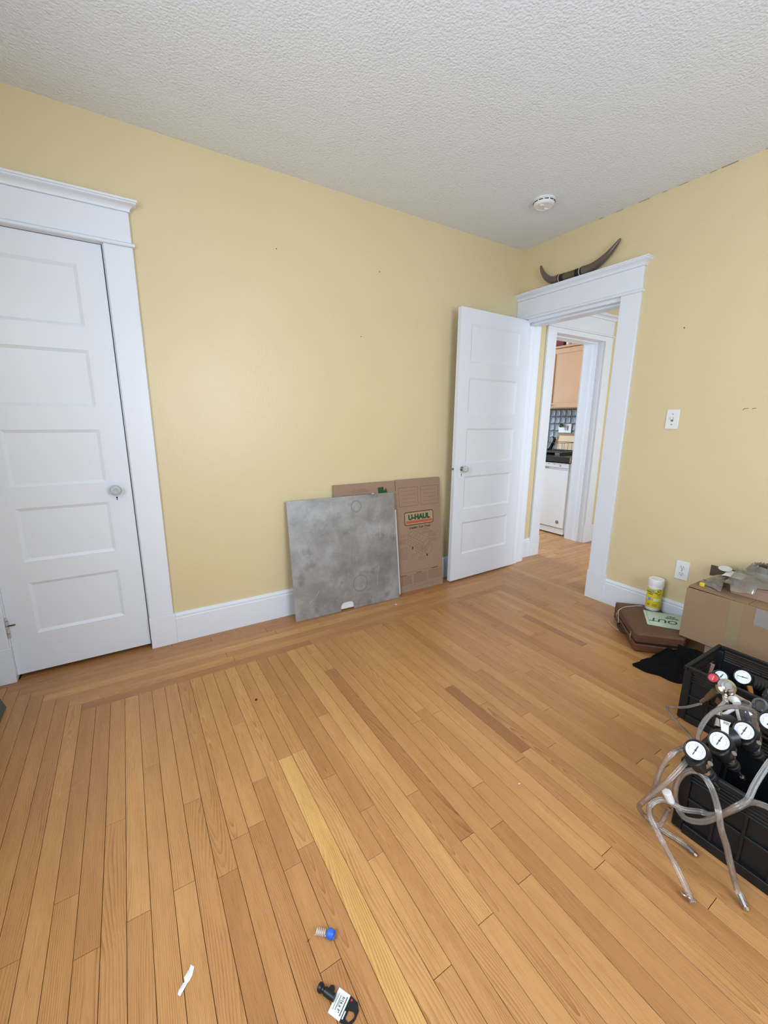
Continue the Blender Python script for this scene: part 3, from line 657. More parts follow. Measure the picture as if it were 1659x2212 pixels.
for a, b in ((-.376, -.42), (-.51, -.560)): MB().tube([(-.035, a, 2.2535), (-.035, (a+b)/2, 2.253), (-.035, b, 2.2535)], .0272, 14).build('dark_wrap', mat('dark_wrap', (34, 29, 27), rough=.5), hn, smooth=50)
for a in (-.385, -.545): MB().tube([(-.035, a-.0025, 2.2535), (-.035, a+.0025, 2.2535)], .0287, 16, n=1).build('band', mat('bone_band', (206, 190, 168), rough=.5), hn, smooth=50)

sd = thing('smoke_detector', (-.50, -.575, H), 'white round smoke detector fixed to the stippled ceiling', 'smoke detector')
F = frame((-.50, -.575, H), (1, 0, 0), (0, -1, 0), (0, 0, -1))
MB().lathe([(.066, 0), (.066, .006), (.063, .008)], F, 40).build('mounting_base', WHITEP, sd, smooth=30)
MB().lathe([(.060, .008), (.061, .022), (.058, .028), (.050, .033), (.047, .033), (.045, .031), (.001, .032)], F, 40).build('cover', WHITEP, sd, smooth=30)
for k in range(12):
    a = R(k*30+8); M_ = F @ Matrix.Rotation(a, 4, 'Z'); B(.0595, .0625, -.0115, .0115, .0135, .0172, M=M_).build('vent_slot', DARK, sd)
m = MB()
pts = []
for k in range(9): t = k/8; pts.append((-.036+.072*t, .012*math.sin(t*6.28), .0335))
m.tube([F @ Vector(p) for p in pts], .0035, 8, n=3); m.build('cover_ridge', WHITEP, sd, smooth=60)
MB().lathe([(.006, .031), (.006, .034)], F @ Matrix.Translation((.015, -.02, 0)), 16).build('test_button', WHITEP, sd)

sw = thing('light_switch', (0, -1.232, 1.274), 'white toggle light switch plate on the yellow wall', 'light switch')
F = frame((0, -1.232, 1.274), (0, -1, 0), (0, 0, 1), (-1, 0, 0))
B(-.035, .035, -.057, .057, 0, .006, c=.002, M=F).build('plate', WHITEP, sw)
B(-.006, .006, -.013, .013, .006, .0068, M=F).build('toggle_slot', mat('slot_shadow_grey', (120, 120, 118), rough=.6), sw)
B(-.0045, .0045, -.002, .012, .006, .018, c=.0015, M=F).build('toggle', WHITEP, sw)
for z in (-.03, .03): MB().lathe([(.0032, .006), (.0032, .0072), (.001, .0074)], F @ Matrix.Translation((0, z, 0)), 10).build('screw', STEEL, sw)
ol = thing('power_outlet', (0, -1.412, .379), 'white duplex power outlet low on the yellow wall', 'power outlet')
F = frame((0, -1.412, .379), (0, -1, 0), (0, 0, 1), (-1, 0, 0))
B(-.036, .036, -.058, .058, 0, .006, c=.002, M=F).build('plate', WHITEP, ol)
for z in (-.0195, .0195):
    s_ = MB().lathe([(.0168, .006), (.0168, .0075), (.016, .008)], F @ Matrix.Translation((0, z, 0)) @ Matrix.Diagonal((1, .86, 1, 1)), 24).build('socket', mat('socket_white', (222, 221, 217), rough=.45), ol)
    m = MB(); m.box(-.0075, -.0055, z-.001, z+.0075, .008, .0084, M=F); m.box(.0055, .0075, z, z+.0065, .008, .0084, M=F); m.lathe([(.0024, .008), (.0024, .0084)], F @ Matrix.Translation((0, z-.0075, 0)), 10); m.build('slots', DARK, s_)
MB().lathe([(.003, .006), (.003, .0074)], F, 10).build('screw', STEEL, ol)
# small nail holes and scuffs left in the paint
SC_ = mat('scuff_mark', (120, 96, 66), rough=.9)
for nm, (x, y, z), r, lab in (('nail_hole', (-.0006, -1.219, 1.786), .004, 'small dark nail hole above the light switch'),):
    tag(MB().lathe([(r, 0), (r*.7, .0016)], frame((0, y, z), (0, -1, 0), (0, 0, 1), (-1, 0, 0)), 10).build(nm, SC_), lab, 'nail hole')
for (x, z), lab in (((-1.305, 2.178), 'nail hole high on the far yellow wall, right of the other one'), ((-1.97, 2.177), 'nail hole high on the far yellow wall, nearest the closet door'), ((-1.441, 1.778), 'nail hole at mid height on the far yellow wall')):
    tag(MB().lathe([(.0035, 0), (.002, .0015)], frame((x, 0, z), (1, 0, 0), (0, 0, 1), (0, -1, 0)), 10).build('nail_hole', SC_), lab, 'nail hole')
for k, (y, lab) in enumerate(((-1.572, 'longer dark scuff on the right wall beside a shorter one'), (-1.607, 'shorter dark scuff on the right wall nearest the picture edge'))):
    m = MB(); F = frame((0, y, 1.326), (0, -1, 0), (0, 0, 1), (-1, 0, 0)); m.prism([(-.012+.004*k, -.006), (-.006, .001), (.011-.003*k, .003), (.010-.003*k, .006), (-.007, .005), (-.013+.004*k, -.002)], 0, .0006, F)
    tag(m.build('wall_scuff', mat('scuff_brown', (150, 128, 92), rough=.9)), lab, 'scuff')

# ================================================================== FRAMED BOARD LEANING ON THE LEFT WALL
fb = thing('framed_board', (-3.39, -.6, 0), 'dark grey framed board leaning on the left wall at the picture edge', 'framed board')
MF = lean_frame((-3.366, -.95, .0), (-3.366, -.236, .0), (-3.366-.126, -.95, .42)); MF = MF @ Matrix.Translation((0, .002, 0)); LW = .714; LH = .43
GR = mat('dark_grey_frame', (78, 82, 80), rough=.45); 
B(0, LW, 0, .04, -.022, 0, c=.003, M=MF).build('frame_rail', GR, fb); B(0, LW, LH-.04, LH, -.022, 0, c=.003, M=MF).build('frame_rail', GR, fb)
B(0, .04, .04, LH-.04, -.022, 0, c=.003, M=MF).build('frame_stile', GR, fb); B(LW-.04, LW, .04, LH-.04, -.022, 0, c=.003, M=MF).build('frame_stile', GR, fb)
m = MB()
for q in ((.04, LW-.04, .04, .055), (.04, LW-.04, LH-.055, LH-.04), (.04, .055, .055, LH-.055), (LW-.055, LW-.04, .055, LH-.055)): m.box(q[0], q[1], q[2], q[3], -.02, -.006, M=MF)
m.build('liner', BLACK, fb); B(.055, LW-.055, .055, LH-.055, -.02, -.012, M=MF).build('board', mat('beige_board', (170, 156, 138), rough=.8, var=(5, .15)), fb)

# ================================================================== SUITCASE WITH WIPES, SIGN AND STRING
e1 = Vector((.726, .686, 0)).normalized(); e2 = Vector((.686, -.726, 0)).normalized(); MSu = frame((-.500, -1.437, 0), e1, e2, (0, 0, 1))
MSu = frame((-.500, -1.437, 0), e1, e2, (0, 0, -1)) @ Matrix.Diagonal((1, 1, -1, 1)); SL, SD, SHH = .427, .243, .115
su = thing('suitcase', (-.27, -1.37, 0), 'worn brown leather briefcase lying flat against the baseboard', 'suitcase')
B(0, SL, 0, SD, .004, .052, c=.008, M=MSu).build('lower_shell', LEATHER, su)
lid = B(0, SL, 0, SD, .055, SHH, c=.010, M=MSu).build('lid', LEATHER, su)
B(.003, SL-.003, .003, SD-.003, .050, .057, M=MSu).build('seam', mat('dark_leather', (52, 32, 24), rough=.6), su)
for q in (.02, SL-.02):
    for w_ in (.02, SD-.02): MB().lathe([(.008, 0), (.008, .004)], MSu @ Matrix.Translation((q, w_, 0)), 12).build('foot', BLACKR, su)
for q in (.075, SL-.075):
    lt = B(q-.012, q+.012, -.003, 0, .062, .085, c=.001, M=MSu).build('latch', STEEL, su); B(q-.008, q+.008, -.005, -.003, .048, .07, c=.001, M=MSu).build('hasp', CHROME, lt)
    B(q-.01, q+.01, -.002, 0, .026, .046, c=.0008, M=MSu).build('latch_plate', STEEL, su)
m = MB(); m.tube([MSu @ Vector(p) for p in ((SL/2-.06, -.002, .035), (SL/2-.055, -.016, .034), (SL/2-.03, -.022, .033), (SL/2+.03, -.022, .033), (SL/2+.055, -.016, .034), (SL/2+.06, -.002, .035))], .007, 8); m.build('handle', mat('dark_leather', (52, 32, 24)), su, smooth=60)
for q in (SL/2-.06, SL/2+.06): B(q-.008, q+.008, -.004, 0, .026, .044, c=.001, M=MSu).build('handle_mount', BRASS, su)
m = MB()
for q in ((0.004, SL-.004, .003, .0055), (0.004, SL-.004, SD-.0055, SD-.003)): m.box(q[0], q[1], q[2], q[3], SHH-.004, SHH-.0005, M=MSu)
m.build('lid_stitching', mat('tan_stitch', (120, 84, 60), rough=.8), lid)
ZT = SHH
# wipes canister
CC = (-.092, -1.322, ZT); can = thing('wipes_canister', CC, 'yellow and white disinfectant wipes canister standing on the brown briefcase', 'canister')
F = Matrix.Translation(CC); CR = .042
MB().lathe([(.039, 0), (.041, .003), (.041, .155), (.040, .158)], F, 40).build('body', WHITEP, can, smooth=40)
MB().lathe([(.0425, .158), (.0432, .162), (.0432, .190), (.041, .197), (.036, .199), (.034, .1965), (.001, .1965)], F, 40).build('lid', WHITEP, can, smooth=40)
MB().lathe([(.0413, .018), (.0416, .019), (.0416, .141), (.0413, .142)], F, 40, cap=False).build('label_wrap', YEL, can, smooth=40)
def wrap(o, r):
    inv = WL[can]
    for v in o.data.vertices:
        a = a0+v.co.x/r; h = v.co.y; dz = v.co.z; v.co = Vector(((r+dz)*math.cos(a), (r+dz)*math.sin(a), h))
a0 = math.atan2(-2.47+1.322, -2.79+.092)
def wtext(s, size, x, y, mt, bold=0):
    o = text(s, size, Matrix.Translation(CC) @ Matrix.Translation((x, y, .0002)), mt, 'label_lettering', can, ex=.0001, bold=bold); wrap(o, .0417); return o
INKB = mat('label_black_ink', (40, 40, 36), rough=.6)
wtext('DISINFECTANT', .0105, -.018, .117, INKB, .0003); wtext('WIPES', .0105, -.022, .105, INKB, .0003); wtext('No Rinse', .006, .022, .112, INKB, .0002); wtext('Clean', .006, .022, .105, INKB, .0002)
def wpatch(u0, u1, h0, h1, mt, name, r=.0418):
    m = MB(); n = 10; v = []
    for k in range(n+1):
        a = a0+(u0+(u1-u0)*k/n)/.0417
        for h in (h0, h1): v.append((CC[0]+r*math.cos(a), CC[1]+r*math.sin(a), CC[2]+h))
    m.add(v, [(2*k, 2*k+2, 2*k+3, 2*k+1) for k in range(n)]); return m.build(name, mt, can, fix=False)
wpatch(-.036, .0, .124, .134, mat('label_blue', (120, 160, 190), rough=.5), 'label_banner'); wpatch(-.042, .04, .064, .082, mat('label_cream', (232, 226, 180), rough=.5), 'label_band')
wpatch(-.034, -.016, .064, .083, mat('label_blue', (120, 160, 190)), 'label_drop', .0419); wpatch(-.014, -.002, .064, .08, mat('label_orange', (228, 180, 40), rough=.5), 'label_lemon', .0419); wpatch(-.034, -.018, .03, .045, mat('label_olive', (180, 160, 30), rough=.5), 'label_text_block'); wpatch(-.006, .02, .028, .046, mat('label_olive', (180, 160, 30)), 'label_text_block')
# small round emblem
m = MB(); n = 18; v = [(CC[0]+.0419*math.cos(a0+.55), CC[1]+.0419*math.sin(a0+.55), CC[2]+.133)]
for k in range(n):
    a = 2*math.pi*k/n; q = a0+.55+.010*math.cos(a)/.0417; v.append((CC[0]+.0419*math.cos(q), CC[1]+.0419*math.sin(q), CC[2]+.133+.010*math.sin(a)))
m.add(v, [(0, 1+k, 1+(k+1) % n) for k in range(n)]); m.build('label_emblem', INKB, can, fix=False)
m = MB(); v = [(CC[0]+.0421*math.cos(a0+.55), CC[1]+.0421*math.sin(a0+.55), CC[2]+.133)]
for k in range(n):
    a = 2*math.pi*k/n; rr_ = .0078; q = a0+.55+rr_*math.cos(a)/.0417; v.append((CC[0]+.0421*math.cos(q), CC[1]+.0421*math.sin(q), CC[2]+.133+rr_*math.sin(a)))
m.add(v, [(0, 1+k, 1+(k+1) % n) for k in range(n) if k % 9 not in (1, 2)]); m.build('emblem_field', YEL, can, fix=False)
# pale green sign, upside down to the viewer
s1 = Vector((.523, -.852, 0)); s2 = Vector((-.842, -.54, 0)).normalized(); s1 = Vector((-s2.y, s2.x, 0))*-1
if s1.y > 0: s1 = -s1
A_ = Vector((-.166, -1.304, ZT)); MG = frame(A_, -s1, s2, (0, 0, 1))
sg = thing('sold_out_sign', A_, 'pale green hand-lettered sold-out sign lying on the briefcase', 'sign')
m = MB(); m.box(-.245, 0, 0, .205, .0003, .0013, M=MG); m.build('card', GREENP, sg)
GI = mat('dark_green_ink', (52, 78, 56), rough=.8)
text('LD', .062, MG @ Matrix.Translation((-.215, .125, .0016)), GI, 'lettering', sg, shear=.2, bold=.001); text('OUT', .066, MG @ Matrix.Translation((-.095, .12, .0016)), GI, 'lettering', sg, shear=.2, bold=.001)
text('THANK', .019, MG @ Matrix.Translation((-.14, .065, .0016)), GI, 'lettering', sg, bold=.0012); text('YOU', .019, MG @ Matrix.Translation((-.14, .04, .0016)), GI, 'lettering', sg, bold=.0012)
m = MB()
for q in ((-.235, -.012, .012, .0145), (-.235, -.012, .190, .1925), (-.0145, -.012, .012, .1925)): m.box(q[0], q[1], q[2], q[3], .0013, .0015, M=MG)
m.build('border_line', mat('faded_green_ink', (140, 168, 140), rough=.8), sg)
m = MB(); m.tube([(-.265, -1.155, .0025), (-.30, -1.20, .0025), (-.327, -1.253, .0025), (-.315, -1.245, .02), (-.300, -1.232, .06), (-.292, -1.222, .105), (-.280, -1.226, ZT+.0025), (-.22, -1.225, ZT+.0022), (-.15, -1.25, ZT+.0022), (-.115, -1.272, ZT+.0022)], .0016, 6); tag(m.build('string', mat('white_cord', (222, 212, 200), rough=.8), smooth=60), 'thin white string trailing over the briefcase onto the floor', 'string')

# ================================================================== CARDBOARD BOXES AND WHAT LIES ON THEM
bx = thing('cardboard_box', (-.17, -1.83, SHH+.003), 'large tan taped cardboard box resting on the briefcase', 'box')
X0, X1, Y0, Y1, Z0, Z1 = -.325, -.026, -2.10, -1.570, SHH+.0032, .398
m = MB(); t_ = .005
m.box(X0, X0+t_, Y0, Y1, Z0, Z1, c=.0015).build('front_wall', CARD2, bx); B(X1-t_, X1, Y0, Y1, Z0, Z1, c=.0015).build('back_wall', CARD2, bx)
B(X0+t_+.0003, X1-t_-.0003, Y1-t_, Y1, Z0, Z1, c=.0015).build('end_wall', CARD2, bx); B(X0+t_+.0003, X1-t_-.0003, Y0, Y0+t_, Z0, Z1, c=.0015).build('end_wall', CARD2, bx)
B(X0+t_, X1-t_, Y0+t_, Y1-t_, Z0, Z0+.004).build('bottom', CARD2, bx)
MB().add([(X0+.006, Y1-.004, Z1+.004), (X0+.0, Y1-.26, Z1+.0015), (X1, Y1-.26, Z1+.0015), (X1, Y1-.004, Z1+.002), (X0+.006, Y1-.004, Z1+.0085), (X0+.0, Y1-.26, Z1+.0055), (X1, Y1-.26, Z1+.0055), (X1, Y1-.004, Z1+.006)], [(0, 1, 2, 3), (7, 6, 5, 4), (0, 4, 5, 1), (1, 5, 6, 2), (2, 6, 7, 3), (3, 7, 4, 0)]).build('top_flap', CARD2, bx)
MB().add([(X0+.002, Y1-.262, Z1+.0015), (X0+.002, Y0, Z1+.0015), (X1, Y0, Z1+.0015), (X1, Y1-.262, Z1+.0015), (X0+.002, Y1-.262, Z1+.005), (X0+.002, Y0, Z1+.005), (X1, Y0, Z1+.005), (X1, Y1-.262, Z1+.005)], [(0, 1, 2, 3), (7, 6, 5, 4), (0, 4, 5, 1), (1, 5, 6, 2), (2, 6, 7, 3), (3, 7, 4, 0)]).build('top_flap', CARD2, bx)
B(X1-.008, X1-.003, Y1-.40, Y1+.01, Z1+.007, Z1+.068, c=.001).build('raised_flap', CARD_DARK, bx)
TAPE = mat('brown_packing_tape', (150, 132, 104), rough=.16, spec=.6, bump=(40, .12))
B(X0-.0008, X0-.0001, -1.815, -1.762, .16, Z1-.002).build('tape', TAPE, bx)
B(X0-.0008, X0-.0001, -2.02, -1.862, .31, Z1-.004).build('tape', film('clear_tape', (244, 242, 240), (226, 220, 216), .30, .18, .8), bx)
cr2 = B(-.30, -.05, -2.02, -1.685, 0, SHH+.003, c=.002); tag(cr2.build('support_carton', CARD), 'flat tan carton propping up the large cardboard box', 'carton')
b2 = thing('small_carton', (-.13, -1.93, Z1+.0056), 'small low cardboard carton sitting on the large taped box', 'carton'); zz = Z1+.0058
B(-.232, -.036, -2.10, -1.726, zz, zz+.050, c=.0015).build('tray', CARD, b2)
B(-.236, -.034, -2.10, -1.722, zz+.0503, zz+.054, c=.001).build('lid', CARD, b2)
ZB = zz+.054
# yellow plastic cap
yc = thing('yellow_cap', (-.262, -1.612, Z1+.0085), 'small yellow plastic cap on the corner of the large box', 'cap'); F = Matrix.Translation((-.262, -1.612, Z1+.0088))
MB().lathe([(.012, 0), (.012, .014), (.010, .016), (.001, .016)], F, 16).build('cap', YEL, yc, smooth=40); B(-.022, -.010, -.004, .004, .010, .014, M=F).build('tab', YEL, yc)
# black lidded jar behind the bag, clear bag with hardware, papers
jr = thing('black_lidded_jar', (-.080, -1.80, ZB), 'round black-lidded tub behind the clear plastic bag', 'tub'); F = Matrix.Translation((-.082, -1.800, ZB))
MB().lathe([(.033, 0), (.035, .004), (.035, .05)], F, 28).build('tub', GREYP, jr, smooth=40); MB().lathe([(.038, .05), (.038, .072), (.033, .082), (.018, .088), (.001, .089)], F, 28).build('lid', BLACK, jr, smooth=40)
bag = thing('plastic_bag', (-.16, -1.72, Z1+.006), 'crumpled clear plastic bag with a white label on top of the boxes', 'bag')
def bagfn(u, v):
    y = -1.592-.30*u; xw = .105-.03*math.cos(u*6.28); xc = -.168+.035*u
    x = xc+(v-.5)*2*xw
    ground = (Z1+.0075) if y > -1.716 else (ZB+.002 if x > -.243 else ZB-.03)
    bulge = max(0, 1-abs(v-.5)*2)**.55*math.sin(math.pi*min(1, .06+u*.94))**.5
    h = .052+.012*math.sin(u*7)
    d = math.hypot(x+.082, y+1.800); lump = max(0, .100-max(0, d-.040)*1.7) if d < .10 else 0
    z = ground+max(bulge*h, lump*.98)+.004
    if y > -1.735 and y < -1.69 : z = max(z, ZB+.006+.02*bulge) if y < -1.705 else z
    z += .010*noise.noise(Vector((u*9, v*7, 2.0)))*bulge+.004*noise.noise(Vector((u*26, v*22, 5.0)))*bulge
    if d < .045: z = min(z, ZB+.074)
    return (x+.008*noise.noise(Vector((u*8, v*6, 9))), y, z)
m = MB(); m.grid(56, 30, bagfn); m.build('film', BAGM, bag, smooth=70, fix=False)
m = MB(); m.grid(10, 8, lambda u, v: (-.215+.075*v, -1.672-.082*u, bagfn((1.592-1.672-.082*u+.16)/.30*0+(.08+.082*u)/.30, .5)[2]*0+Z1+.083+.012*v-.012*abs(u-.5)+.002*math.sin(u*9))); m.build('label_card', PAPER, bag, fix=False)
MB().prism([(.021*math.cos(R(a)), .030*math.sin(R(a))) for a in range(0, 360, 18)], 0, .0008, frame((-.158, -1.664, Z1+.1015), (.88, 0, .47), (0, 1, 0), (-.47, 0, .88))).build('round_sticker', mat('milky_white', (206, 202, 194), rough=.4), bag)
m = MB(); m.grid(4, 16, lambda u, v: (-.10-.13*v, -1.852-.010*u-.012*math.sin(v*3), ZB+.045-.075*v*v+.006*math.sin(v*4))); m.build('zip_strip', mat('bag_zip_white', (226, 224, 214), rough=.4), bag, fix=False)
rb = random.Random(3); m = MB()
for k in range(26):
    p = Vector((-.235+.12*rb.random(), -1.615-.09*rb.random(), Z1+.0135+.016*rb.random())); m.cyl(p, p+Vector((rb.uniform(-.02, .02), rb.uniform(-.02, .02), rb.uniform(0, .008))), rb.uniform(.002, .005), seg=8)
o = m.build('hardware', mat('dull_fittings', (104, 100, 90), rough=.4, metal=.6), bag, smooth=40); o['kind'] = 'stuff'
m = MB(); m.grid(8, 8, lambda u, v: (-.045-.10*v, -1.86-.20*u, ZB+.06*(1-v)**2+.004+.006*math.sin(u*5+v*3)*(1-v))); tag(m.build('paper_sheet', mat('greyish_paper', (206, 208, 208), rough=.8), fix=False), 'loose white paper sheet lying against the wall on the small carton', 'paper')
m = MB(); m.lathe([(.028, 0), (.03, .02), (.026, .05), (.012, .062), (.001, .063)], Matrix.Translation((-.10, -1.965, ZB+.012)), 20); tag(m.build('black_cup', BLACK, smooth=50), 'black rounded cup on the loose paper at the picture edge', 'cup')

# ================================================================== BLACK CLOTH
m = MB(); ctr = (-.475, -1.630)
outline = [(0, .17), (35, .12), (70, .12), (100, .11), (128, .155), (143, .21), (155, .19), (180, .145), (205, .155), (225, .145), (260, .15), (290, .165), (315, .20), (340, .20), (360, .17)]
def orad(a):
    for (a0_, r0), (a1_, r1) in zip(outline[:-1], outline[1:]):
        if a0_ <= a <= a1_: t = (a-a0_)/(a1_-a0_); t = t*t*(3-2*t); return r0+(r1-r0)*t
def cloth(u, v):
    a = u*360; r = orad(min(a, 360))*v; x = ctr[0]+r*math.cos(R(a)); y = ctr[1]+r*math.sin(R(a))
    h = .004+.085*(1-v)**.7*(1+.55*math.cos(R(a+35)))*.85+.030*abs(noise.noise(Vector((x*13, y*13, 3))))*(1-v**3)*2+.012*math.sin(R(a)*5+v*6)*v*(1-v)*2
    return (x, y, max(.003, h))
m.grid(73, 20, cloth); m.grid(73, 2, lambda u, v: cloth(u, 1.0) if v == 0 else tuple(list(cloth(u, 1.0)[:2])+[.0005])); tag(m.build('black_garment', CLOTH, smooth=80, fix=False), 'crumpled black cloth heaped on the floor between briefcase and crate', 'cloth')

# ================================================================== MILK CRATES
def crate(label, x0, y1, s=.33, h=.25):
    x1 = x0+s; y0 = y1-s; c = thing('milk_crate', (x0+s/2, y0+s/2, 0), label, 'crate', 'black plastic crates along the right side')
    w_ = .012; p = .03
    for px in (x0, x1-p):
        for py in (y0, y1-p): B(px, px+p, py, py+p, .004, h-.018, c=.004).build('corner_post', CRATE, c)
    m = MB()
    for q in ((x0-.003, x1+.003, y0-.003, y0+w_), (x0-.003, x1+.003, y1-w_, y1+.003), (x0-.003, x0+w_, y0+w_, y1-w_), (x1-w_, x1+.003, y0+w_, y1-w_)): m.box(*q, h-.018, h, c=.003)
    m.build('rim', CRATE, c)
    for side in range(4):
        def bb(a, b, z0, z1, d0, d1):
            if side == 0: return B(x0+d0, x0+d1, a, b, z0, z1, c=.0012)
            if side == 1: return B(x1-d1, x1-d0, a, b, z0, z1, c=.0012)
            if side == 2: return B(a, b, y0+d0, y0+d1, z0, z1, c=.0012)
            return B(a, b, y1-d1, y1-d0, z0, z1, c=.0012)
        lo, hi = (y0+p, y1-p) if side < 2 else (x0+p, x1-p)
        bb(lo, hi, .03, h-.062, .012, .016).build('side_panel', CRATE, c)
        bb(lo, hi, .0, .032, .0, .01).build('lower_band', CRATE, c)
        for k in range(4): bb(lo, hi, h-.028-k*.011, h-.0225-k*.011, .001, .012).build('ridge', CRATE, c)
        bb(lo, hi, .115, .125, .004, .014).build('mid_rail', CRATE, c)
        for k in range(1, 4): q = lo+(hi-lo)*k/4; bb(q-.004, q+.004, .034, h-.064, .003, .0125).build('rib', CRATE, c)
    B(x0+.006, x1-.006, y0+.006, y1-.006, .002, .008).build('base_grid', CRATE, c)
    return c
crate('black milk crate nearest the camera under the row of gauges', -1.443, -2.045)
crate('black milk crate with the red-knobbed regulator in front of the cardboard box', -.876, -1.814)
FRM = -1.443

def dial(par, F, r, needle=70, name='dial'):
    d = MB().lathe([(r, 0), (r*.98, .0012), (.001, .0014)], F, 36).build(name, DIAL, par, smooth=40)
    MB().lathe([(r*1.16, -.012), (r*1.16, .002), (r*1.10, .0045), (r*1.01, .0032), (r*1.01, .0)], F, 36, cap=False).build('bezel', BLACK, par, smooth=40)
    N = F @ Matrix.Rotation(R(needle), 4, 'Z'); m = MB(); m.prism([(-r*.6, -r*.05), (r*.62, -r*.018), (r*.66, 0), (r*.62, r*.018), (-r*.6, r*.05)], .0020, .0026, N); m.lathe([(r*.11, .0016), (r*.11, .0034)], N, 12)
    m.box(r*.1, r*.55, -r*.06, r*.06, .0027, .003, M=N); m.build('needle', mat('needle_black', (28, 28, 40), rough=.4), d)
    m = MB(); tk = mat('dial_blue_ink', (110, 124, 178), rough=.5)
    for k in range(31):
        a = R(-45+270*k/30); L = .16 if k % 5 == 0 else .08
        T_ = F @ Matrix.Rotation(a, 4, 'Z'); m.box(r*(.86-L), r*.86, -r*.012, r*.012, .0014, .0017, M=T_)
    v = []; n = 36
    for k in range(n+1): a = R(-45+270*k/n); v += [(r*.66*math.cos(a), r*.66*math.sin(a), .0017), (r*.69*math.cos(a), r*.69*math.sin(a), .0017)]
    m.add(v, [(2*k, 2*k+2, 2*k+3, 2*k+1) for k in range(n)], F); m.build('scale_marks', tk, d, fix=False)
    return d
cv = Vector((-2.793, -2.472, 1.2516))
def facing(p, hint=(0, 0, 1), bias=(0, 0, 0)):
    return axis_frame(p, (cv-Vector(p)).normalized()+Vector(bias), hint)
# four-gauge regulator bank across the near crate
bank = thing('gauge_regulator_bank', (-1.33, -2.12, .26), 'row of four black pressure regulators with white gauges lying across the near crate', 'regulator')
GP = [Vector((-1.497, -2.088, .335)), Vector((-1.394, -2.108, .335)), Vector((-1.280, -2.130, .335)), Vector((-1.159, -2.156, .335))]
kd = Vector((.50, -.38, -.74)).normalized(); GR_ = .0240; KS = .70
RUB = mat('dark_regulator_body', (34, 31, 33), rough=.38)
NICK = mat('satin_nickel', (176, 170, 162), rough=.3, metal=.9)
for i, p in enumerate(GP):
    F = facing(p, bias=(.05, .18, .05)); F3 = F.to_3x3()
    hs = MB().lathe([(GR_*1.0, -.052), (GR_*1.3, -.044), (GR_*1.32, -.012), (GR_*1.2, -.004)], F, 36).build('gauge_housing', RUB, bank, smooth=40)
    dial(hs, F, GR_, 80)
    for nm, a_, b_, z_, rr_, mt in (('warning_label', 88, 146, (-.030, -.014), 1.335, mat('cream_label', (222, 206, 196), rough=.6)), ('label_stripe', 128, 146, (-.030, -.022), 1.345, mat('label_red', (196, 80, 76), rough=.6))):
        m = MB(); n = 10; v = []
        for k in range(n+1):
            a = R(a_+(b_-a_)*k/n)
            for z in z_: v.append((GR_*rr_*math.cos(a), GR_*rr_*math.sin(a), z))
        m.add(v, [(2*k, 2*k+1, 2*k+3, 2*k+2) for k in range(n)], F); m.build(nm, mt, hs, fix=False)
    b0 = p+F3 @ Vector((.012, -.024, -.030))
    MB().cyl(b0-kd*.026, b0+kd*.012, .027, .025, 20, c=.003).build('regulator_body', RUB, bank, smooth=40)
    m = MB(); F2 = axis_frame(b0+kd*.012, kd); prof = []
    for k in range(7): z = .007*k; prof += [(.0185 if k % 2 else .0165, z), (.0185 if k % 2 else .0165, z+.005)]
    m.lathe([(.0235, 0), (.0235, .001)]+prof+[(.012, .052)], F2, 20); m.build('adjusting_knob', BLACKR, bank, smooth=30)
    if i < 3:
        q = b0+kd*.062; m = MB(); m.cyl(q, q+kd*.014, .0072, .0060, 12); m.cyl(q+kd*.014, q+kd*.042, .0036, .0032, 10); m.cyl(q+kd*.040, q+kd*.052, .0062, .003, 10); m.build('stem', STEEL, bank, smooth=40)
    nx = p+F3 @ Vector((.030, -.024, -.020)); MB().cyl(nx, nx+F3 @ Vector((.008, .012, .016)), .0072, .0072, 6).build('nut', NICK, bank)
    if i < 3:
        q0 = p+F3 @ Vector((.034, -.040, -.030)); q1 = GP[i+1]+facing(GP[i+1]).to_3x3() @ Vector((-.016, -.026, -.034))
        m = MB(); m.cyl(q0+(q1-q0)*.02, q0+(q1-q0)*.55, .0085, .0085, 6); m.cyl(q0+(q1-q0)*.5, q1, .005, .005, 10); m.build('connector', NICK, bank)
q = GP[1]+Vector((.022, -.016, -.036)); MB().lathe([(.008, -.006), (.008, .006)], facing(q), 12).build('red_washer', mat('dark_red_washer', (120, 24, 44), rough=.4), bank)
# white sticker on the third regulator's shoulder
F = facing((-1.336, -2.096, .338), bias=(0, .1, .3)) @ Matrix.Diagonal((.8, .8, 1, 1)); m = MB(); m.prism([(-.018, .034), (.014, .038), (.012, .020), (.018, -.006), (.034, -.030), (.016, -.034), (-.004, -.006)], -.001, 0, F); m.build('barcode_sticker', PAPER, bank)
m = MB()
for k in range(6): m.box(-.006+k*.003, -.0045+k*.003, .024, .034, .0001, .0004, M=F)
m.build('barcode', INKB, bank)
MB().cyl((-1.345, -2.085, .30), (-1.298, -2.118, .315), .028, .026, 20, c=.003).build('spare_body', RUB, bank, smooth=40)
# brass fittings lying in the near crate
for i, (p, lab) in enumerate((((-1.197, -2.190, .009), 'brass elbow fitting on the bottom of the near crate, left one'), ((-1.165, -2.275, .009), 'brass elbow fitting on the bottom of the near crate, right one'))):
    t_ = thing('brass_fitting', p, lab, 'fitting', 'brass fittings in the near crate'); P = Vector(p)+Vector((0, 0, .013))
    MB().cyl(P, P+Vector((-.05, .02, .002)), .012, .012, 6).build('hex_body', BRASS, t_); MB().cyl(P+Vector((-.02, .012, 0)), P+Vector((-.01, .045, .004)), .009, .007, 12).build('side_spigot', BRASS, t_, smooth=40); MB().cyl(P, P+Vector((.025, -.012, .0)), .008, .006, 12).build('spigot', BRASS, t_, smooth=40)
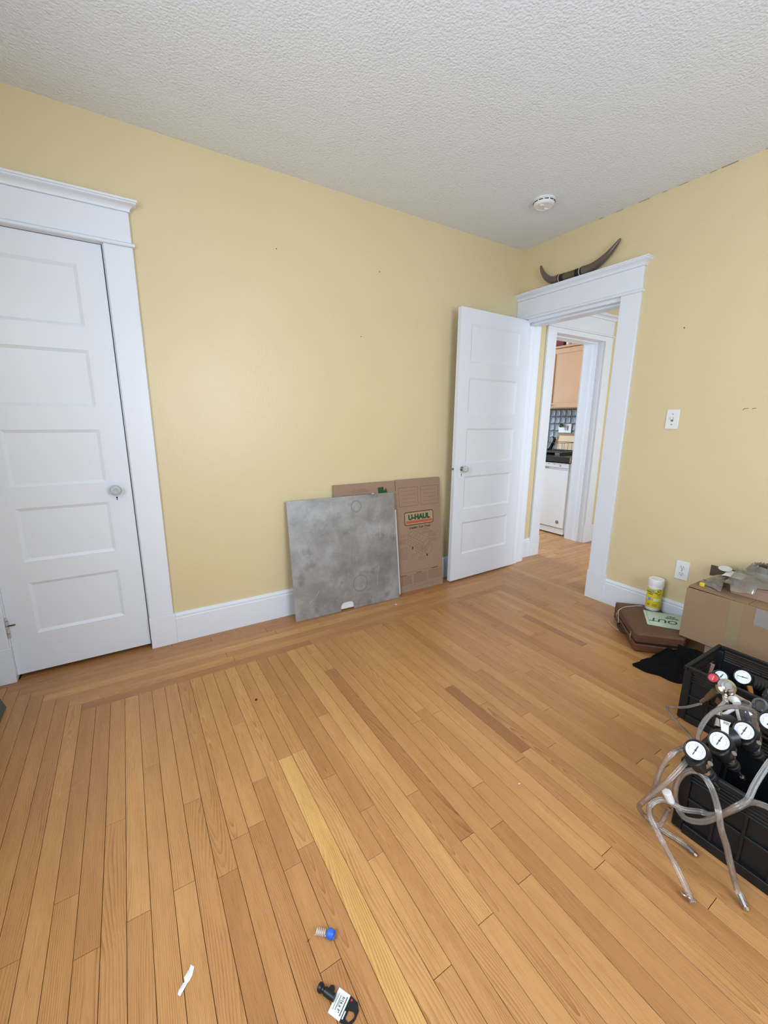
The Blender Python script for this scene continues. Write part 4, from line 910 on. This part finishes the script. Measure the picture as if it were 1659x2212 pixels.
# inner black bodies filling the near crate
for i, (x, y, z, a, lab) in enumerate(((-1.30, -2.30, .035, .3, 'black regulator body lying deep in the near crate, front one'), (-1.20, -2.33, .035, 1.2, 'black regulator body lying deep in the near crate, rear one'))):
    t_ = thing('spare_regulator', (x, y, .008), lab, 'regulator', 'spare regulators in the near crate'); d = Vector((math.cos(a), math.sin(a), 0))*.05; P = Vector((x, y, z+.006))
    MB().cyl(P-d, P+d, .030, .030, 18, c=.004).build('body', BLACK, t_, smooth=40); MB().cyl(P+d, P+d*1.6, .012, .012, 6).build('nut', mat('copper', (170, 100, 76), rough=.35, metal=.9), t_)

# ---- regulator and bottles in the far crate
rg = thing('red_knob_regulator', (-.97, -1.97, .23), 'chrome domed regulator with a red knob perched over the far crate', 'regulator')
p = Vector((-.995, -1.948, .310)); F = facing(p)
MB().lathe([(.020, -.030), (.020, -.002), (.017, 0)], F, 24).build('knob_body', BLACK, rg, smooth=40); MB().lathe([(.0150, -.001), (.0150, .002), (.012, .003), (.001, .003)], F, 24).build('red_cap', REDP, rg, smooth=40); B(-.008, .008, -.0018, .0018, .003, .0036, M=F @ Matrix.Rotation(R(80), 4, 'Z')).build('cap_mark', mat('cap_mark', (226, 130, 130), rough=.5), rg)
p = Vector((-.921, -1.949, .290)); F = facing(p, bias=(.1, -.2, 0)); hs = MB().lathe([(.022, -.028), (.024, -.024), (.024, -.004)], F, 28).build('gauge_housing', BLACK, rg, smooth=40); dial(hs, F, .021, 60)
p = Vector((-.984, -1.988, .290)); F = facing(p, bias=(.2, -.2, .3)); MB().lathe([(.012, .024), (.013, .021), (.020, .018), (.021, .014), (.0285, .010), (.031, 0), (.030, -.012), (.022, -.022), (.014, -.034)], F, 32).build('dome', CHROME, rg, smooth=25)
m = MB(); m.cyl((-.984, -1.988, .268), (-1.020, -2.006, .245), .010, .010, 14); m.cyl((-1.015, -2.004, .248), (-1.055, -2.000, .232), .012, .012, 6); m.cyl((-.965, -2.005, .262), (-.935, -2.045, .240), .009, .009, 12); m.build('valve_body', CHROME, rg, smooth=40)
m = MB(); m.cyl((-.985, -1.962, .262), (-.95, -1.930, .195), .013, .011, 14); m.cyl((-.95, -1.930, .195), (-.948, -1.913, .165), .008, .008, 12); m.build('outlet_barb', STEEL, rg, smooth=40)
m = MB(); m.cyl((-1.055, -2.0, .232), (-1.13, -2.018, .22), .008, .005, 12); m.build('white_spout', WHITEP, rg, smooth=40)
g2 = thing('single_gauge_regulator', (-.78, -2.0, .20), 'black ribbed regulator with one gauge in the far crate', 'regulator')
p = Vector((-.81, -1.985, .270)); F = facing(p, bias=(.1, .1, 0)); hs = MB().lathe([(.027, -.02), (.029, -.016), (.029, -.004)], F, 28).build('gauge_housing', BLACK, g2, smooth=40); dial(hs, F, .0255, 5)
F2 = axis_frame(p+Vector((.03, -.01, -.02)), (.75, -.6, -.35)); prof = []
for k in range(12): prof += [(.030 if k % 2 else .028, .007*k), (.030 if k % 2 else .028, .007*k+.005)]
MB().lathe(prof, F2, 24).build('ribbed_body', BLACKR, g2, smooth=30); MB().cyl(p+Vector((-.02, -.03, -.02)), p+Vector((-.05, -.05, -.035)), .010, .007, 10).build('brass_nipple', BRASS, g2, smooth=40)
def jar(p, d, r, L, label):
    t_ = thing('clear_bottle', p, label, 'bottle', 'clear plastic bottles in the far crate'); F = axis_frame(p, d)
    MB().lathe([(r*.9, 0), (r, r*.12), (r, L*.6), (r*.9, L*.72), (r*.5, L*.86), (r*.5, L)], F, 28).build('body', JARM, t_, smooth=40); MB().lathe([(r*.66, L*.93), (r*.7, L*.96), (r*.7, L*1.07), (r*.5, L*1.09), (r*.45, L*1.06)], F, 24, cap=False).build('collar', JARM, t_, smooth=40)
jar((-.80, -2.085, .17), (-1.3, .15, .85), .034, .125, 'clear plastic bottle with a grey collar tipped over the far crate edge'); jar((-.72, -2.075, .17), (-.9, -.2, .9), .045, .12, 'wide clear plastic bottle at the picture edge in the far crate'); jar((-.99, -2.075, .19), (-.3, .2, .9), .03, .09, 'small clear plastic bottle below the chrome dome')
for p0, p1, lab in (((-.700, -1.826, .01), (-.640, -1.830, .19), 'tan wooden stick standing in the far corner of the far crate'), ((-.60, -1.99, .02), (-.575, -2.05, .21), 'brown card piece standing at the back of the far crate')):
    d = Vector(p1)-Vector(p0); tag(B(-.012, .012, -.004, .004, 0, d.length, c=.001, M=axis_frame(p0, d)).build('card_piece', CARD), lab, 'card')
rb = random.Random(8)
for k, (x, y) in enumerate(((-.79, -1.88), (-.70, -1.93), (-.84, -1.93), (-.62, -1.90))):
    t_ = thing('coupling', (x, y, .008), ['dull metal coupling standing nearest the chrome dome', 'dull metal coupling in the middle of the far crate', 'dull metal coupling beside the left wall of the far crate', 'dull metal coupling at the back of the far crate'][k], 'coupling', 'loose couplings in the far crate')
    d = Vector((rb.uniform(-.3, .3), rb.uniform(-.3, .3), 1)).normalized(); p = Vector((x, y, .012)); MB().cyl(p, p+d*.15, .016, .014, 10).build('barrel', BLACK, t_, smooth=40); MB().cyl(p+d*.15, p+d*.18, .018, .018, 6).build('nut', STEEL, t_)
# white lever valve between the crates
lv = thing('lever_valve', (-1.10, -2.05, .22), 'small white lever valve hanging between the two crates', 'valve')
m = MB(); m.tube([(-1.075, -2.035, .305), (-1.085, -2.045, .313), (-1.095, -2.055, .308)], .012, 10); m.build('white_grip', WHITEP, lv, smooth=60); MB().tube([(-1.10, -2.050, .285), (-1.125, -2.040, .272), (-1.14, -2.035, .268)], .006, 8).build('lever', WHITEP, lv, smooth=60); MB().cyl((-1.09, -2.05, .30), (-1.095, -2.075, .24), .005, .005, 8).build('rod', WHITEP, lv)
MB().cyl((-1.16, -2.03, .30), (-1.215, -2.05, .262), .007, .010, 12).build('chrome_spigot', CHROME, lv, smooth=40)
MB().cyl((-1.20, -2.04, .275), (-1.14, -2.06, .262), .018, .020, 14).build('black_collar', BLACK, lv, smooth=40)

# ---- clear hoses
def hose(pts, r, label, ends=()):
    t_ = thing('clear_hose', pts[-1], label, 'hose', 'clear vinyl hoses around the crates'); MB().tube(pts, r, 12, n=6).build('tubing', VINYL, t_, smooth=60)
    P = [Vector(p) for p in pts]
    for e in ends:
        p, q = (P[-1], P[-2]) if e == 'end' else (P[0], P[1]); d = (p-q).normalized()
        MB().cyl(p-d*.022, p+d*.003, r*.62, r*.62, 10).build('barb', STEEL, t_, smooth=40); MB().cyl(p+d*.003, p+d*.010, r*.9, r*.7, 6).build('fitting', mat('worn_brass_fitting', (170, 150, 128), rough=.35, metal=.9), t_)
hose([(-1.46, -2.074, .287), (-1.5, -2.071, .281), (-1.53, -2.058, .24), (-1.55, -2.043, .201), (-1.56, -2.019, .147), (-1.56, -2.002, .106), (-1.55, -1.994, .077), (-1.506, -1.997, .022), (-1.497, -2.037, .0105), (-1.494, -2.065, .0105), (-1.488, -2.094, .0105), (-1.493, -2.13, .0105)], .0074, 'clear hose crossing in front of the crate to a small fitting on the floor', ('end',))
hose([(-1.46, -2.051, .3), (-1.5, -2.049, .308), (-1.53, -2.041, .295), (-1.54, -2.029, .246), (-1.54, -2.022, .177), (-1.53, -2.016, .115), (-1.52, -2.014, .062), (-1.516, -2.022, .03), (-1.511, -2.038, .03), (-1.507, -2.047, .06), (-1.497, -2.051, .09)], .0074, 'clear hose arching from the leftmost gauge down to the crate corner', ('end',))
hose([(-1.19, -2.20, .30), (-1.24, -2.235, .335), (-1.30, -2.232, .35), (-1.36, -2.218, .345), (-1.4, -2.212, .316), (-1.44, -2.21, .29), (-1.475, -2.21, .264), (-1.5, -2.194, .238), (-1.5, -2.166, .182), (-1.5, -2.136, .134), (-1.5, -2.1, .108), (-1.49, -2.073, .111), (-1.49, -2.059, .142), (-1.49, -2.057, .193), (-1.49, -2.069, .237), (-1.49, -2.091, .265), (-1.49, -2.117, .266), (-1.498, -2.142, .247), (-1.535, -2.171, .232), (-1.545, -2.187, .192), (-1.535, -2.204, .141), (-1.53, -2.223, .08), (-1.521, -2.239, .03), (-1.535, -2.263, .0105)], .0082, 'clear hose making a full loop over the near crate rim then down to the floor', ('end',))
hose([(-1.33, -2.33, .15), (-1.37, -2.33, .23), (-1.43, -2.305, .278), (-1.47, -2.27, .279), (-1.472, -2.242, .275), (-1.472, -2.216, .26), (-1.474, -2.194, .221), (-1.478, -2.172, .185), (-1.478, -2.144, .153), (-1.478, -2.12, .141), (-1.508, -2.092, .139), (-1.525, -2.067, .146), (-1.54, -2.043, .147), (-1.575, -2.032, .138), (-1.582, -2.035, .111), (-1.585, -2.053, .091), (-1.59, -2.08, .066), (-1.61, -2.121, .049), (-1.625, -2.153, .03), (-1.645, -2.189, .0105)], .0078, 'clear hose running along the crate face and ending farthest out on the floor', ())
hose([(-.948, -1.914, .158), (-1.0, -1.882, .141), (-1.05, -1.859, .146), (-1.08, -1.85, .152), (-1.15, -1.887, .177), (-1.25, -1.959, .219), (-1.4, -2.04, .300), (-1.452, -2.064, .302)], .0050, 'thin clear hose from the far crate to the row of gauges', ())
hose([(-1.40, -2.061, .298), (-1.38, -2.052, .307), (-1.34, -2.046, .325), (-1.3, -2.047, .341), (-1.25, -2.055, .35), (-1.2, -2.072, .349), (-1.15, -2.092, .336), (-1.12, -2.114, .319), (-1.12, -2.141, .305)], .0072, 'clear hose arching behind the row of gauges', ())
m = MB(); m.cyl((-1.532, -2.050, .178), (-1.522, -2.062, .146), .0125, .011, 14, c=.001); tag(m.build('white_hose_cap', WHITEP, smooth=40), 'white plastic hose end cap hanging at the crate corner', 'cap')
t_ = thing('hose_barb', (-1.640, -2.164, 0), 'small steel hose clip beside the hose end on the floor', 'fitting'); MB().tube([(-1.64, -2.158, .006), (-1.646, -2.166, .012), (-1.642, -2.178, .012), (-1.634, -2.186, .006)], .003, 8).build('clip', CHROME, t_, smooth=60)

# ================================================================== SMALL THINGS ON THE FLOOR
bp = thing('drill_bit_pack', (-2.52, -1.87, 0), 'black drill bit holder with a white printed label lying on the floor', 'drill bit')
a1 = Vector((-2.513, -1.849, 0)); ax = Vector((-2.498+2.513, -1.874+1.849, 0)).normalized(); ay = Vector((-ax.y, ax.x, 0)); MP = frame((-2.533, -1.860, 0), ax, ay, (0, 0, 1))
B(-.002, .028, -.023, .023, .0002, .004, c=.0008, M=MP).build('label_card', PAPER, bp)
ho = [(.0281, -.023), (.0281, .023), (.048, .020), (.056, .010), (.056, -.006), (.050, -.021)]; hi_ = [(.036, -.014), (.036, .001), (.046, .004), (.0515, .001), (.0525, -.005), (.046, -.016)]
lp = [[(x, y, z) for x, y in q] for q, z in ((ho, .0002), (ho, .0034), (hi_, .0034), (hi_, .0002), (ho, .0002))]; MB().loft(lp, cap=False, M=MP).build('hang_card', BLACK, bp)
MB().lathe([(.0075, -.042), (.009, -.040), (.009, -.034), (.006, -.032), (.006, -.027), (.008, -.025), (.008, -.012), (.007, 0)], MP @ frame((0, 0, .009), (0, 1, 0), (0, 0, 1), (1, 0, 0)), 16).build('bit_holder', BLACK, bp, smooth=30)
MB().lathe([(.006, .001), (.0065, .003), (.0065, .006), (.005, .008)], MP @ Matrix.Translation((-.015, .012, .0)), 16).build('hinge_lug', BLACK, bp, smooth=40)
def ptext(s, size, x, y, mt, bold=0): text(s, size, MP @ Matrix.Translation((x, y, .0042)) @ Matrix.Rotation(R(90), 4, 'Z') @ Matrix.Rotation(R(180), 4, 'Z'), mt, 'lettering', bp, ex=.0001, bold=bold)
ptext('5/16 x 3"', .0075, .0165, 0, INKB, .0002)
m = MB()
for x, n, wd in ((.004, .030, .0009), (.009, .026, .0014), (.012, .012, .0010), (.0225, .034, .0022)): m.box(x, x+wd, -n/2, n/2, .004, .0042, M=MP)
m.build('printed_line', mat('grey_print', (84, 84, 92), rough=.8), bp)
B(.030, .0325, -.006, .008, .0034, .0037, M=MP @ Matrix.Translation((0, -.012, 0))).build('white_mark', PAPER, bp); MB().lathe([(.0022, .0034), (.0022, .0037)], MP @ Matrix.Translation((.034, .017, 0)), 12).build('red_dot', REDP, bp)
bs = thing('blue_spring_clip', (-2.497, -1.742, 0), 'small blue plastic stopper with a spring lying on the floor', 'stopper')
dx = (Vector((-2.523, -1.727, 0))-Vector((-2.491, -1.751, 0))).normalized(); P = Vector((-2.493, -1.749, .0105)); F = axis_frame(P, dx+Vector((0, 0, .1)))
MB().lathe([(.004, -.0105), (.0085, -.008), (.0110, -.003), (.0115, .001), (.0095, .006), (.006, .009)], F, 20).build('stopper', BLUE, bs, smooth=30); B(-.0095, .0095, -.0016, .0016, -.0125, -.006, M=F).build('finger_grip', BLUE, bs)
pts = []
for k in range(61): a = k/60*2*math.pi*5; pts.append(F @ Vector((.0072*math.cos(a), .0072*math.sin(a), .012+.024*k/60)))
MB().tube([F @ Vector((0, 0, .006))]+pts, .0011, 6, n=1).build('spring', mat('pale_spring', (226, 214, 208), rough=.35, metal=.2), bs, smooth=60)
def scrap(p, s, label, seed, mt=PAPER, n=6, stretch=(1, 1), rot=0):
    rs = random.Random(seed); poly = []
    for k in range(n): a = 2*math.pi*k/n+rs.uniform(-.25, .25); q = s*rs.uniform(.7, 1.15); poly.append((q*math.cos(a)*stretch[0], q*math.sin(a)*stretch[1]))
    v = [(x, y, .0006+.25*s*max(0, rs.uniform(-.3, .6))) for x, y in poly]; M_ = Matrix.Translation(p) @ Matrix.Rotation(R(rot), 4, 'Z'); m = MB(); m.add(v+[(0, 0, .3*s)]+[(x, y, z+.0004) for x, y, z in v]+[(0, 0, .3*s+.0004)], [(k, (k+1) % n, n) for k in range(n)]+[(n+1+k, n+1+(k+1) % n, 2*n+1) for k in range(n)]+[(k, (k+1) % n, n+1+(k+1) % n, n+1+k) for k in range(n)], M_)
    tag(m.build('paper_scrap', mt, fix=False), label, 'paper scrap')
scrap((-2.801, -1.646, 0), .017, 'torn white paper scrap alone on the near left boards', 2, stretch=(1.0, .55), rot=62, n=8); scrap((-2.816, -1.664, 0), .015, 'folded sliver of white paper touching the larger torn scrap', 5, stretch=(1.0, .42), rot=40, n=7)
scrap((-1.308, -.244, 0), .012, 'small white paper scrap on the floor in front of the metal sheet', 3, n=4); scrap((-1.736, -1.691, 0), .008, 'tiny pinkish paper scrap in the middle of the floor', 4, mat('pinkish_paper', (220, 190, 176), rough=.8), stretch=(1, .6))
scrap((-2.411, -.756, 0), .008, 'small dark crumb on the boards near the closet', 9, mat('dark_crumb', (60, 44, 30), rough=.9))
scrap((-2.542, -1.728, 0), .006, 'dark wood splinter beside the blue stopper', 12, MATS['dark_crumb'], n=4, stretch=(1, .16), rot=20)

# ================================================================== KITCHEN SEEN THROUGH THE DOORWAYS
dw = thing('dishwasher', (1.5, .555, 0), 'white dishwasher seen through the two doorways', 'dishwasher')
DX = 1.26
B(DX+.03, 1.85, .262, .85, .02, .812).build('cabinet_body', APPL, dw); B(DX, DX+.03, .272, .85, .085, .735, c=.004).build('door_panel', APPL, dw)
cpn = B(DX, DX+.03, .272, .85, .762, .812, c=.003).build('control_panel', APPL, dw); B(DX+.006, DX+.03, .272, .85, .736, .761).build('handle_recess', mat('pale_grey_enamel', (206, 206, 216), rough=.3), dw)
B(DX+.001, DX+.02, .53, .75, .747, .760).build('handle_scoop', mat('scoop_grey', (150, 150, 158), rough=.4), dw)
for k in range(3): B(DX-.0006, DX, .37+k*.07, .395+k*.07, .792, .797).build('panel_mark', mat('panel_print_grey', (150, 152, 160), rough=.5), cpn)
B(DX-.0006, DX, .362, .388, .776, .787).build('panel_mark', mat('panel_print_grey', (150, 152, 160)), cpn)
bd = MB().lathe([(.019, 0), (.019, .002), (.001, .0025)], frame((DX, .352, .150), (0, -1, 0), (0, 0, 1), (-1, 0, 0)), 24).build('maker_badge', mat('badge_grey', (116, 96, 92), rough=.35, metal=.4), dw); MB().tube([(DX-.003, .352+.008*math.cos(R(a)), .150+.008*math.sin(R(a))) for a in range(30, 331, 30)], .0018, 6, n=2).build('badge_swirl', mat('badge_pale', (216, 210, 206), rough=.4), bd)
B(DX+.012, DX+.03, .272, .85, .012, .078, c=.002).build('kick_plate', APPL, dw)
ct = thing('kitchen_counter', (1.57, .75, .82), 'black stone kitchen counter above the dishwasher', 'counter'); B(1.235, 1.915, .236, 1.5, .826, .886, c=.004).build('slab', COUNTER, ct); B(1.232, 1.2349, .238, .250, .822, .885).build('end_strip', mat('bare_pine', (176, 132, 92)), ct)
bc = thing('base_cabinet', (1.57, 1.18, 0), 'maple base cabinet next to the dishwasher', 'cabinet'); B(1.29, 1.85, .86, 1.5, .1, .82).build('body', MAPLE, bc); B(1.27, 1.2899, .87, 1.49, .13, .80, c=.003).build('door', MAPLE, bc); B(1.34, 1.85, .86, 1.5, 0, .0999).build('toe_kick', BLACK, bc)
uc = thing('wall_cabinet', (1.74, .85, 1.412), 'maple wall cabinet over the kitchen counter', 'cabinet'); UX = 1.57
B(UX, 1.915, .26, 1.5, 1.412, 2.082, c=.002).build('carcass', MAPLE, uc)
def cabdoor(y0, y1):
    d = B(UX-.012, UX-.0005, y0, y1, 1.418, 2.076, c=.001).build('door', MAPLE, uc)
    for q in ((y0, y1, 1.418, 1.475), (y0, y1, 2.02, 2.076), (y0, y0+.055, 1.4755, 2.0195), (y1-.055, y1, 1.4755, 2.0195)): B(UX-.020, UX-.0123, *q, c=.003).build('frame_piece', MAPLE, d)
    MB().lathe([(.006, 0), (.006, .012), (.014, .018), (.012, .026)], frame((UX-.02, y1-.03, 1.45), (0, 1, 0), (0, 0, 1), (-1, 0, 0)), 16).build('knob', mat('dark_wood_knob', (120, 76, 50), rough=.4), d, smooth=40)
cabdoor(.265, .835); cabdoor(.845, 1.49)
B(UX-.03, 1.915, .255, 1.5, 2.0825, 2.105, c=.006).build('cornice', MAPLE, uc)
tag(B(1.60, 1.70, .73, .98, 2.1055, 2.265, c=.003).build('red_box', mat('dark_red_card', (112, 26, 40), rough=.6)), 'dark red box on top of the kitchen wall cabinet', 'box')
cn = thing('white_canister', (1.63, .68, 2.1055), 'white canister beside the red box on the wall cabinet', 'canister'); MB().lathe([(.026, 0), (.028, .004), (.028, .11)], Matrix.Translation((1.63, .68, 2.1055)), 24).build('body', WHITEP, cn, smooth=40); MB().lathe([(.03, .1102), (.03, .13), (.02, .136)], Matrix.Translation((1.63, .68, 2.1055)), 24).build('lid', WHITEP, cn, smooth=40)
tp = thing('grey_teapot', (1.66, .58, 2.1055), 'small grey pot on the kitchen wall cabinet', 'pot'); MB().lathe([(.028, 0), (.045, .02), (.047, .05), (.03, .075), (.008, .085)], Matrix.Translation((1.66, .58, 2.1055)), 24).build('body', mat('grey_ceramic', (150, 140, 132), rough=.4), tp, smooth=50); MB().tube([(1.66, .53, 2.145), (1.66, .50, 2.165), (1.66, .495, 2.18)], .008, 8).build('spout', mat('grey_ceramic', (150, 140, 132)), tp, smooth=50)
# tin backsplash tiles, each one a tile
bk = struct(B(1.907, 1.9195, .23, 1.48, .8865, 1.412).build('trim_backsplash', mat('dark_grout', (64, 68, 74), rough=.6), origin=(1.91, .8, .89)))
tm = None
for j in range(6):
    for i in range(15):
        y = .235+i*.0735; z = .892+j*.0865
        if tm is None:
            o = MB().loft([[(1.907, y, z), (1.907, y+.069, z), (1.907, y+.069, z+.082), (1.907, y, z+.082)], [(1.904, y, z), (1.904, y+.069, z), (1.904, y+.069, z+.082), (1.904, y, z+.082)], [(1.901, y+.006, z+.006), (1.901, y+.063, z+.006), (1.901, y+.063, z+.076), (1.901, y+.006, z+.076)], [(1.9035, y+.02, z+.022), (1.9035, y+.049, z+.022), (1.9035, y+.049, z+.060), (1.9035, y+.02, z+.060)]]).build('tile', TINT, bk, origin=(1.907, y, z)); tm = o.data
        else:
            o = bpy.data.objects.new('tile', tm); COL.objects.link(o); o.parent = bk; o.location = Vector((1.907, y, z))-WL[bk]
sp = thing('kitchen_switch_plate', (1.9, .81, 1.18), 'white kitchen switch plate with a small globe night light', 'switch plate'); B(1.894, 1.9005, .722, .898, 1.125, 1.235, c=.002).build('plate', WHITEP, sp); B(1.890, 1.894, .765, .782, 1.155, 1.205).build('rocker', GREYP, sp); B(1.890, 1.894, .80, .817, 1.155, 1.205).build('rocker', mat('pale_grey_rocker', (196, 196, 196), rough=.4), sp)
MB().lathe([(.01, 0), (.022, .012), (.026, .03), (.018, .048), (.004, .054)], frame((1.894, .85, 1.215), (0, 1, 0), (0, 0, 1), (-1, 0, 0)), 20).build('globe', mat('smoked_globe', (120, 110, 104), rough=.15, trans=.3), sp, smooth=50)
tag(B(-.115, .115, -.009, .009, 0, .205, c=.004, M=frame((1.857, .755, .888), (0, 1, 0), (-.985, 0, .17), (.17, 0, .985))).build('cutting_board', mat('pale_maple_board', (226, 192, 152), rough=.5, var=(8, .06))), 'pale wooden cutting board leaning behind the dish rack', 'cutting board')
tag(B(-.17, .15, -.008, .008, 0, .232, c=.004, M=frame((1.889, .76, .888), (0, 1, 0), (-.9986, 0, .05), (.05, 0, .9986))).build('cutting_board', mat('brown_board', (150, 112, 84), rough=.5)), 'larger brown cutting board behind the pale one', 'cutting board')
dt = thing('drip_tray', (1.60, .75, .887), 'grey drip tray under the dish rack', 'tray')
m = MB(); m.loft([[(1.44, .50, .905), (1.78, .50, .905), (1.78, 1.1, .905), (1.44, 1.1, .905)], [(1.43, .49, .918), (1.79, .49, .918), (1.79, 1.11, .918), (1.43, 1.11, .918)]]); m.build('tray', GREYP, dt)
for y in (.56, .80, 1.04): B(1.44, 1.77, y-.03, y+.03, .8865, .905).build('foot_rib', GREYP, dt)
rk = thing('dish_rack', (1.60, .75, .919), 'black wire dish rack on the kitchen counter', 'dish rack')
zr0, zr1 = .925, 1.02
for z in (zr0, zr1):
    for a, b in (((1.46, .52), (1.76, .52)), ((1.76, .52), (1.76, 1.08)), ((1.76, 1.08), (1.46, 1.08)), ((1.46, 1.08), (1.46, .52))): MB().cyl((*a, z), (*b, z), .0028, seg=8).build('wire', BLACK, rk, smooth=60)
for k in range(12): y = .52+.56*k/11; MB().cyl((1.46, y, .9195), (1.46, y, zr1), .002, seg=6).build('wire', BLACK, rk, smooth=60); MB().cyl((1.46, y, zr0), (1.76, y, zr0), .002, seg=6).build('wire', BLACK, rk, smooth=60)
for k in range(4): x_ = 1.50+.07*k; MB().cyl((x_, .52, zr0), (x_, .52, zr1), .002, seg=6).build('wire', BLACK, rk, smooth=60)
bs2 = thing('black_pot_handle_pan', (1.56, .76, .93), 'black pan standing on edge in the dish rack', 'pan'); F = frame((1.58, .755, 1.005), (.2, .93, .3), (-.3, -.25, .92), (-.93, .27, -.23)); F = axis_frame((1.58, .755, 1.005), (-.9, .45, .25))
MB().loft([[(x*.045*s_, y*.075*s_, z) for x, y in [(-.6, -1), (.6, -1), (1, -.7), (1, .7), (.6, 1), (-.6, 1), (-1, .7), (-1, -.7)]] for s_, z in ((.92, -.02), (1, -.015), (1, .015), (.92, .02))], M=F @ Matrix.Rotation(R(-22), 4, 'Z')).build('body', BLACK, bs2)
MB().tube([(1.56, .80, 1.05), (1.54, .86, 1.055), (1.53, .90, 1.03), (1.53, .93, .99)], .006, 8).build('handle', BLACK, bs2, smooth=60)
wj = thing('white_jug', (1.58, .95, .93), 'translucent white jug upside down in the dish rack', 'jug'); MB().lathe([(.052, 0), (.05, .01), (.045, .09), (.030, .115), (.022, .12)], Matrix.Translation((1.60, .955, .9285)), 24).build('body', mat('milky_plastic', (216, 224, 236), rough=.3), wj, smooth=40); MB().tube([(1.555, .955, 1.02), (1.53, .945, 1.0), (1.53, .94, .96), (1.552, .95, .945)], .006, 8).build('handle', mat('milky_plastic', (216, 224, 236)), wj, smooth=60)
ut = thing('wooden_spoon', (1.55, .66, .93), 'wooden spoon standing at the end of the dish rack', 'spoon'); MB().tube([(1.50, .665, .929), (1.52, .66, 1.0), (1.535, .655, 1.05)], .005, 8).build('shaft', mat('brown_spoon_wood', (146, 104, 72), rough=.6), ut, smooth=60); MB().lathe([(.002, 0), (.013, .012), (.015, .025), (.009, .042), (.002, .046)], axis_frame((1.535, .655, 1.047), (.3, -.1, 1)) @ Matrix.Diagonal((1, .45, 1, 1)), 14).build('bowl', mat('brown_spoon_wood', (146, 104, 72)), ut, smooth=60)
